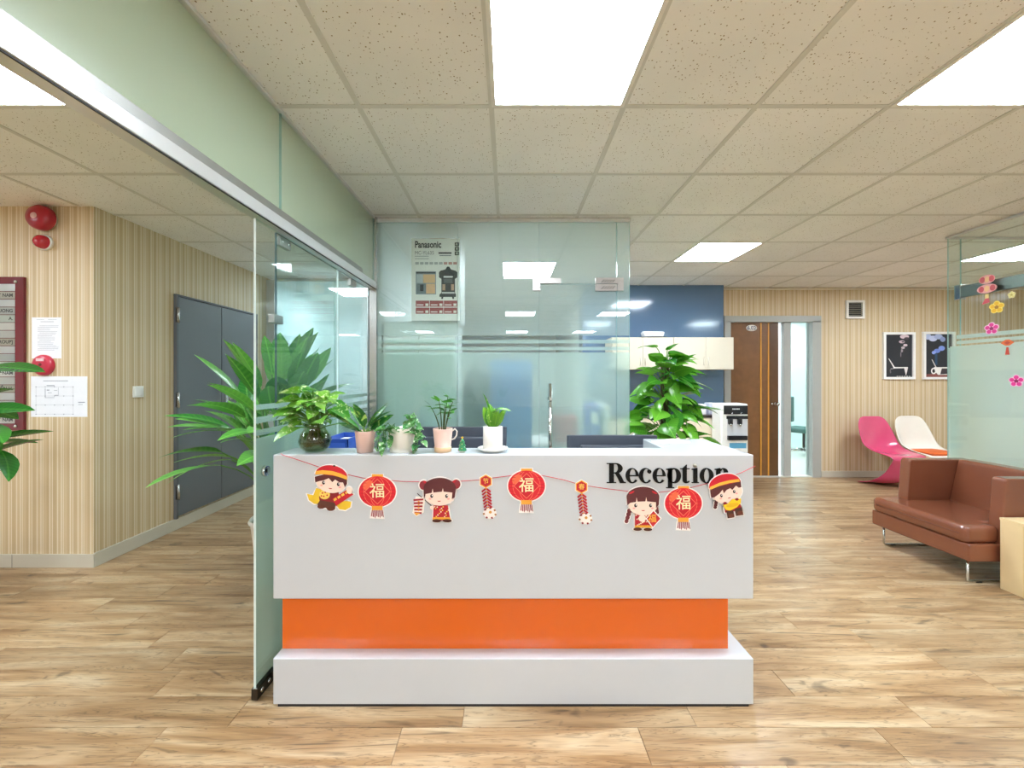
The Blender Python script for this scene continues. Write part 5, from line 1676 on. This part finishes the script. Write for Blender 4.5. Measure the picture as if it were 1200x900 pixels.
def art2(t, w, h):
    a = Art(t, w, h)
    a.poly('8A4A40', [(0, 0.94), (0.4, 0.92), (1, 0.95), (1, 1), (0, 1)])
    for x, y, rx, ry, hx in ((0.12, 0.06, 0.12, 0.07, 'B6C4E4'), (0.30, 0.10, 0.16, 0.07, 'C6CEEA'), (0.50, 0.06, 0.16, 0.06, 'A9B6DA'), (0.66, 0.12, 0.10, 0.06, '8D9CC8'), (0.62, 0.33, 0.12, 0.06, '7F9AE0'), (0.45, 0.39, 0.12, 0.05, '6F8AD8'), (0.33, 0.43, 0.08, 0.04, '8EA4E4')):
        a.ell(hx, x, y, rx, ry)
    a.poly('2C4A66', [(0.36, 0.45), (0.46, 0.45), (0.46, 0.72), (0.38, 0.72)])
    a.poly('D9D6D2', [(0.24, 0.59), (0.27, 0.59), (0.43, 0.77), (0.39, 0.78)])
    a.ell('F1EEEA', 0.32, 0.86, 0.10, 0.075); a.ell('2A2428', 0.32, 0.86, 0.055, 0.045)
    a.poly('F1EEEA', [(0.33, 0.77), (0.95, 0.77), (0.90, 0.88), (0.80, 0.95), (0.48, 0.95), (0.38, 0.88)])
    a.poly('3A3236', [(0.62, 0.80), (0.95, 0.80), (0.86, 0.93), (0.56, 0.94)])
picture('white-framed picture of a cup outline with pale smoke on black', 1033.5, 1070.5, 389.5, 444.5, art1)
picture('white-framed picture of a coffee cup with blue smoke', 1080, 1117, 389, 444.5, art2)

# ------------------------------------------------------------------ stickers on the right glass wall
def stick(px, py):
    D = FPX * (RX - 0.006) / (px - 596)
    return (RX - 0.0055, D, CAMZ - (py - 443) / FPX * D)
def sticker_shape(parent, hx, pts, lay):
    b = B()
    b.prism(pts, -0.0004 * lay - 0.0004, -0.0004 * lay + 0.0004, 'x')
    obj('print', b, mat(hx, 0.45), parent)
def flower(px, py, r, cols, label):
    t = thing('flower_sticker', label, 'sticker', stick(px, py), group='stickers on the right glass wall')
    for k in range(5):
        a = 2 * PI * k / 5 + 0.3
        sticker_shape(t, cols[0], [(0.62 * r * math.cos(a) + 0.48 * r * math.cos(u), 0.62 * r * math.sin(a) + 0.48 * r * math.sin(u)) for u in [2 * PI * j / 14 for j in range(14)]], 1 + 0.1 * k)
        sticker_shape(t, cols[1], [(0.62 * r * math.cos(a) + 0.34 * r * math.cos(u), 0.62 * r * math.sin(a) + 0.34 * r * math.sin(u)) for u in [2 * PI * j / 12 for j in range(12)]], 2.2)
    sticker_shape(t, cols[2], [(0.30 * r * math.cos(u), 0.30 * r * math.sin(u)) for u in [2 * PI * j / 12 for j in range(12)]], 3.2)
PK = ('F3C2DC', 'D8308A', '8E1658')
flower(1168, 360, 0.046, ('F7DD6A', 'E7B616', 'A87208'), 'yellow flower sticker on the glass below the lantern sticker')
flower(1162, 385, 0.046, PK, 'pink flower sticker on the glass just below the yellow one')
flower(1191, 446.5, 0.044, PK, 'pink flower sticker low on the frosted part of the glass')
flower(1185.5, 345.5, 0.024, ('EFE9B4', 'DAD07E', 'B8A848'), 'tiny pale yellow flower sticker near the door rail')
ln_ = thing('lantern_sticker', 'pink double lantern sticker high on the clear glass', 'sticker', stick(1156.5, 335), group='stickers on the right glass wall')
for zz, rr in ((0.052, 0.055), (-0.022, 0.068)):
    sticker_shape(ln_, 'E7A59E', [(rr * 1.0 * math.cos(u), zz + 0.036 * math.sin(u)) for u in [2 * PI * j / 20 for j in range(20)]], 1)
    for q in (-1, 0, 1):
        sticker_shape(ln_, 'C9525A' if q else 'EFC08A', [(q * rr * 0.55 + 0.018 * math.cos(u), zz + 0.024 * math.sin(u)) for u in [2 * PI * j / 12 for j in range(12)]], 2)
sticker_shape(ln_, 'E9D08A', [(-0.012, -0.066), (0.012, -0.066), (0.012, -0.10), (-0.012, -0.10)], 1)
sticker_shape(ln_, 'C9525A', [(-0.012, -0.10), (0.012, -0.10), (0.034, -0.145), (-0.02, -0.135)], 1)
tn = thing('tassel_sticker', 'orange knot sticker with a red tassel on the frosted glass bands', 'sticker', stick(1180.5, 405), group='stickers on the right glass wall')
sticker_shape(tn, 'D9692E', [(-0.042, 0.022), (-0.012, 0.046), (0.012, 0.046), (0.042, 0.022), (0.012, 0.0), (-0.012, 0.0)], 1)
sticker_shape(tn, 'B8442A', [(-0.02, 0.022), (0, 0.036), (0.02, 0.022), (0, 0.008)], 2)
sticker_shape(tn, 'C2452E', [(-0.006, -0.012), (0.006, -0.012), (0.014, -0.07), (-0.014, -0.07)], 1)

# ------------------------------------------------------------------ moulded chairs
def moulded_chair(label, loc, rotz, hx, cushion=None):
    t = thing('moulded_chair', label, 'chair', loc, rotz)
    # profile: (forward, height, half width, lateral curl along the surface normal)
    prof = [(-0.265, 0.855, 0.10, 0.00), (-0.268, 0.842, 0.16, 0.006), (-0.268, 0.80, 0.200, 0.02), (-0.262, 0.72, 0.228, 0.04), (-0.252, 0.62, 0.243, 0.065), (-0.236, 0.53, 0.250, 0.085),
            (-0.195, 0.455, 0.250, 0.085), (-0.11, 0.412, 0.245, 0.065), (0.0, 0.400, 0.240, 0.04), (0.10, 0.407, 0.240, 0.02), (0.19, 0.412, 0.238, 0.0), (0.235, 0.395, 0.232, -0.02),
            (0.245, 0.35, 0.215, -0.05), (0.225, 0.27, 0.190, -0.085), (0.185, 0.18, 0.175, -0.10), (0.125, 0.10, 0.180, -0.10), (0.04, 0.05, 0.200, -0.07), (-0.07, 0.02, 0.222, -0.03), (-0.19, 0.008, 0.235, -0.006), (-0.25, 0.006, 0.23, 0.0)]
    bm = bmesh.new()
    rows = []
    NV = 10
    for i, (u, z, hw, cu) in enumerate(prof):
        a, b_ = prof[max(i - 1, 0)], prof[min(i + 1, len(prof) - 1)]
        du, dz = b_[0] - a[0], b_[1] - a[1]
        l = math.hypot(du, dz)
        nu, nz = -dz / l, du / l          # surface normal towards the sitter
        if i < 1:
            nu, nz = 1, 0
        row = []
        for j in range(NV + 1):
            v = -1 + 2 * j / NV
            k = cu * v * v
            row.append(bm.verts.new((v * hw, -(u + nu * k), max(0.006, z + nz * k))))
        rows.append(row)
    for r1, r2 in zip(rows, rows[1:]):
        for j in range(NV):
            f = bm.faces.new([r1[j], r1[j + 1], r2[j + 1], r2[j]])
            f.smooth = True
    bmesh.ops.recalc_face_normals(bm, faces=bm.faces)
    me = bpy.data.meshes.new('shell')
    bm.to_mesh(me); bm.free()
    o = obj('shell', me, mat(hx, 0.2, coat=0.5, var=0.02), t)
    md = o.modifiers.new('thickness', 'SOLIDIFY'); md.thickness = 0.012; md.offset = 0
    md = o.modifiers.new('smooth', 'SUBSURF'); md.levels = 1; md.render_levels = 1
    return t
moulded_chair('glossy pink one-piece moulded chair by the striped wall', (4.80, 4.99, 0.0), 0.08, 'D04A72')
wcx, wcy = 5.32, 5.03
moulded_chair('off-white one-piece moulded chair with orange seat pad', (wcx, wcy, 0.0), 0.04, 'EDE9DC')
cu = thing('seat_pad', 'orange square seat pad on the off-white moulded chair', 'cushion', (wcx, wcy, 0.412), 0.04)
cb = B().box(-0.19, 0.19, -0.20, 0.12, 0, 0.035, bevel=0.015, seg=3)
obj('pad', cb, mat('E06A2A', 0.7), cu, smooth=True)
obj('piping', B().tube([(-0.19, -0.2, 0.018), (0.19, -0.2, 0.018), (0.19, 0.12, 0.018), (-0.19, 0.12, 0.018), (-0.19, -0.2, 0.018)], 0.004, 6), mat('C9571F', 0.7), cu)

# ------------------------------------------------------------------ armchair
ac = thing('leather_armchair', 'brown leather armchair with chrome sled legs before the glass wall', 'armchair', (3.0, 2.594, 0))
LEA = mat('7C4832', 0.22, var=0.12, scale=5, bump=0.25, bscale=200, coat=0.3)
W = 0.70
def part(name, b, m=LEA, sm=False):
    o = obj(name, b, m, ac)
    return o
part('base', B().box(0.0, 0.74, 0.0, W, 0.156, 0.272, bevel=0.012, seg=3))
for y0, y1 in ((0.0, 0.08), (W - 0.08, W)):
    b = B()
    b.prism([(0.205, 0.262), (0.74, 0.262), (0.74, 0.70), (0.25, 0.70), (0.236, 0.685)], y0, y1)
    o = part('armrest', b)
    md = o.modifiers.new('bevel', 'BEVEL'); md.width = 0.02; md.segments = 4
b = B()
b.prism([(0.53, 0.30), (0.755, 0.262), (0.755, 0.705), (0.62, 0.705)], 0.072, W - 0.072)
o = part('backrest', b)
md = o.modifiers.new('bevel', 'BEVEL'); md.width = 0.025; md.segments = 4
cush = B()
# T-shaped cushion: wide lip in front of the arms, narrower between them
outl = [(-0.012, 0.012), (0.222, 0.012), (0.222, 0.087), (0.56, 0.087), (0.56, W - 0.087), (0.222, W - 0.087), (0.222, W - 0.012), (-0.012, W - 0.012)]
cush.prism(outl, 0.268, 0.385, 'z')
o = part('seat_cushion', cush)
md = o.modifiers.new('bevel', 'BEVEL'); md.width = 0.035; md.segments = 5
obj('seam_piping', B().tube([(-0.0125, 0.05, 0.33), (-0.0125, W - 0.05, 0.33)], 0.003, 6), mat('6E3822', 0.5), o)
for y in (0.055, W - 0.055):
    lg = obj('leg', B().tube([(0.05, y, 0.16), (0.05, y, 0.016), (0.058, y, 0.008), (0.60, y, 0.008), (0.608, y, 0.016), (0.608, y, 0.16)], 0.0075, 10), CHROME, ac)
    for x in (0.12, 0.54):
        obj('rubber_pad', B().box(x - 0.018, x + 0.018, y - 0.01, y + 0.01, 0, 0.006), BLACK, lg)

# wooden box table at the armchair
wt = thing('wooden_side_table', 'light wooden box table beside the armchair', 'side table', (3.172, 2.44, 0))
MAPLE = mat('E3C99A', 0.4, var=0.08, scale=7)
obj('side_board', B().box(0, 0.02, 0.018, 0.118, 0, 0.442, bevel=0.0015), MAPLE, wt)
obj('side_board', B().box(0.43, 0.45, 0.018, 0.118, 0, 0.442, bevel=0.0015), MAPLE, wt)
obj('front_board', B().box(0, 0.45, 0, 0.018, 0, 0.442, bevel=0.0015), mat('D9BC88', 0.4, var=0.1, scale=7), wt)
obj('back_board', B().box(0, 0.45, 0.118, 0.132, 0, 0.442, bevel=0.0015), MAPLE, wt)
obj('top_board', B().box(-0.002, 0.452, -0.002, 0.134, 0.442, 0.458, bevel=0.002), MAPLE, wt)
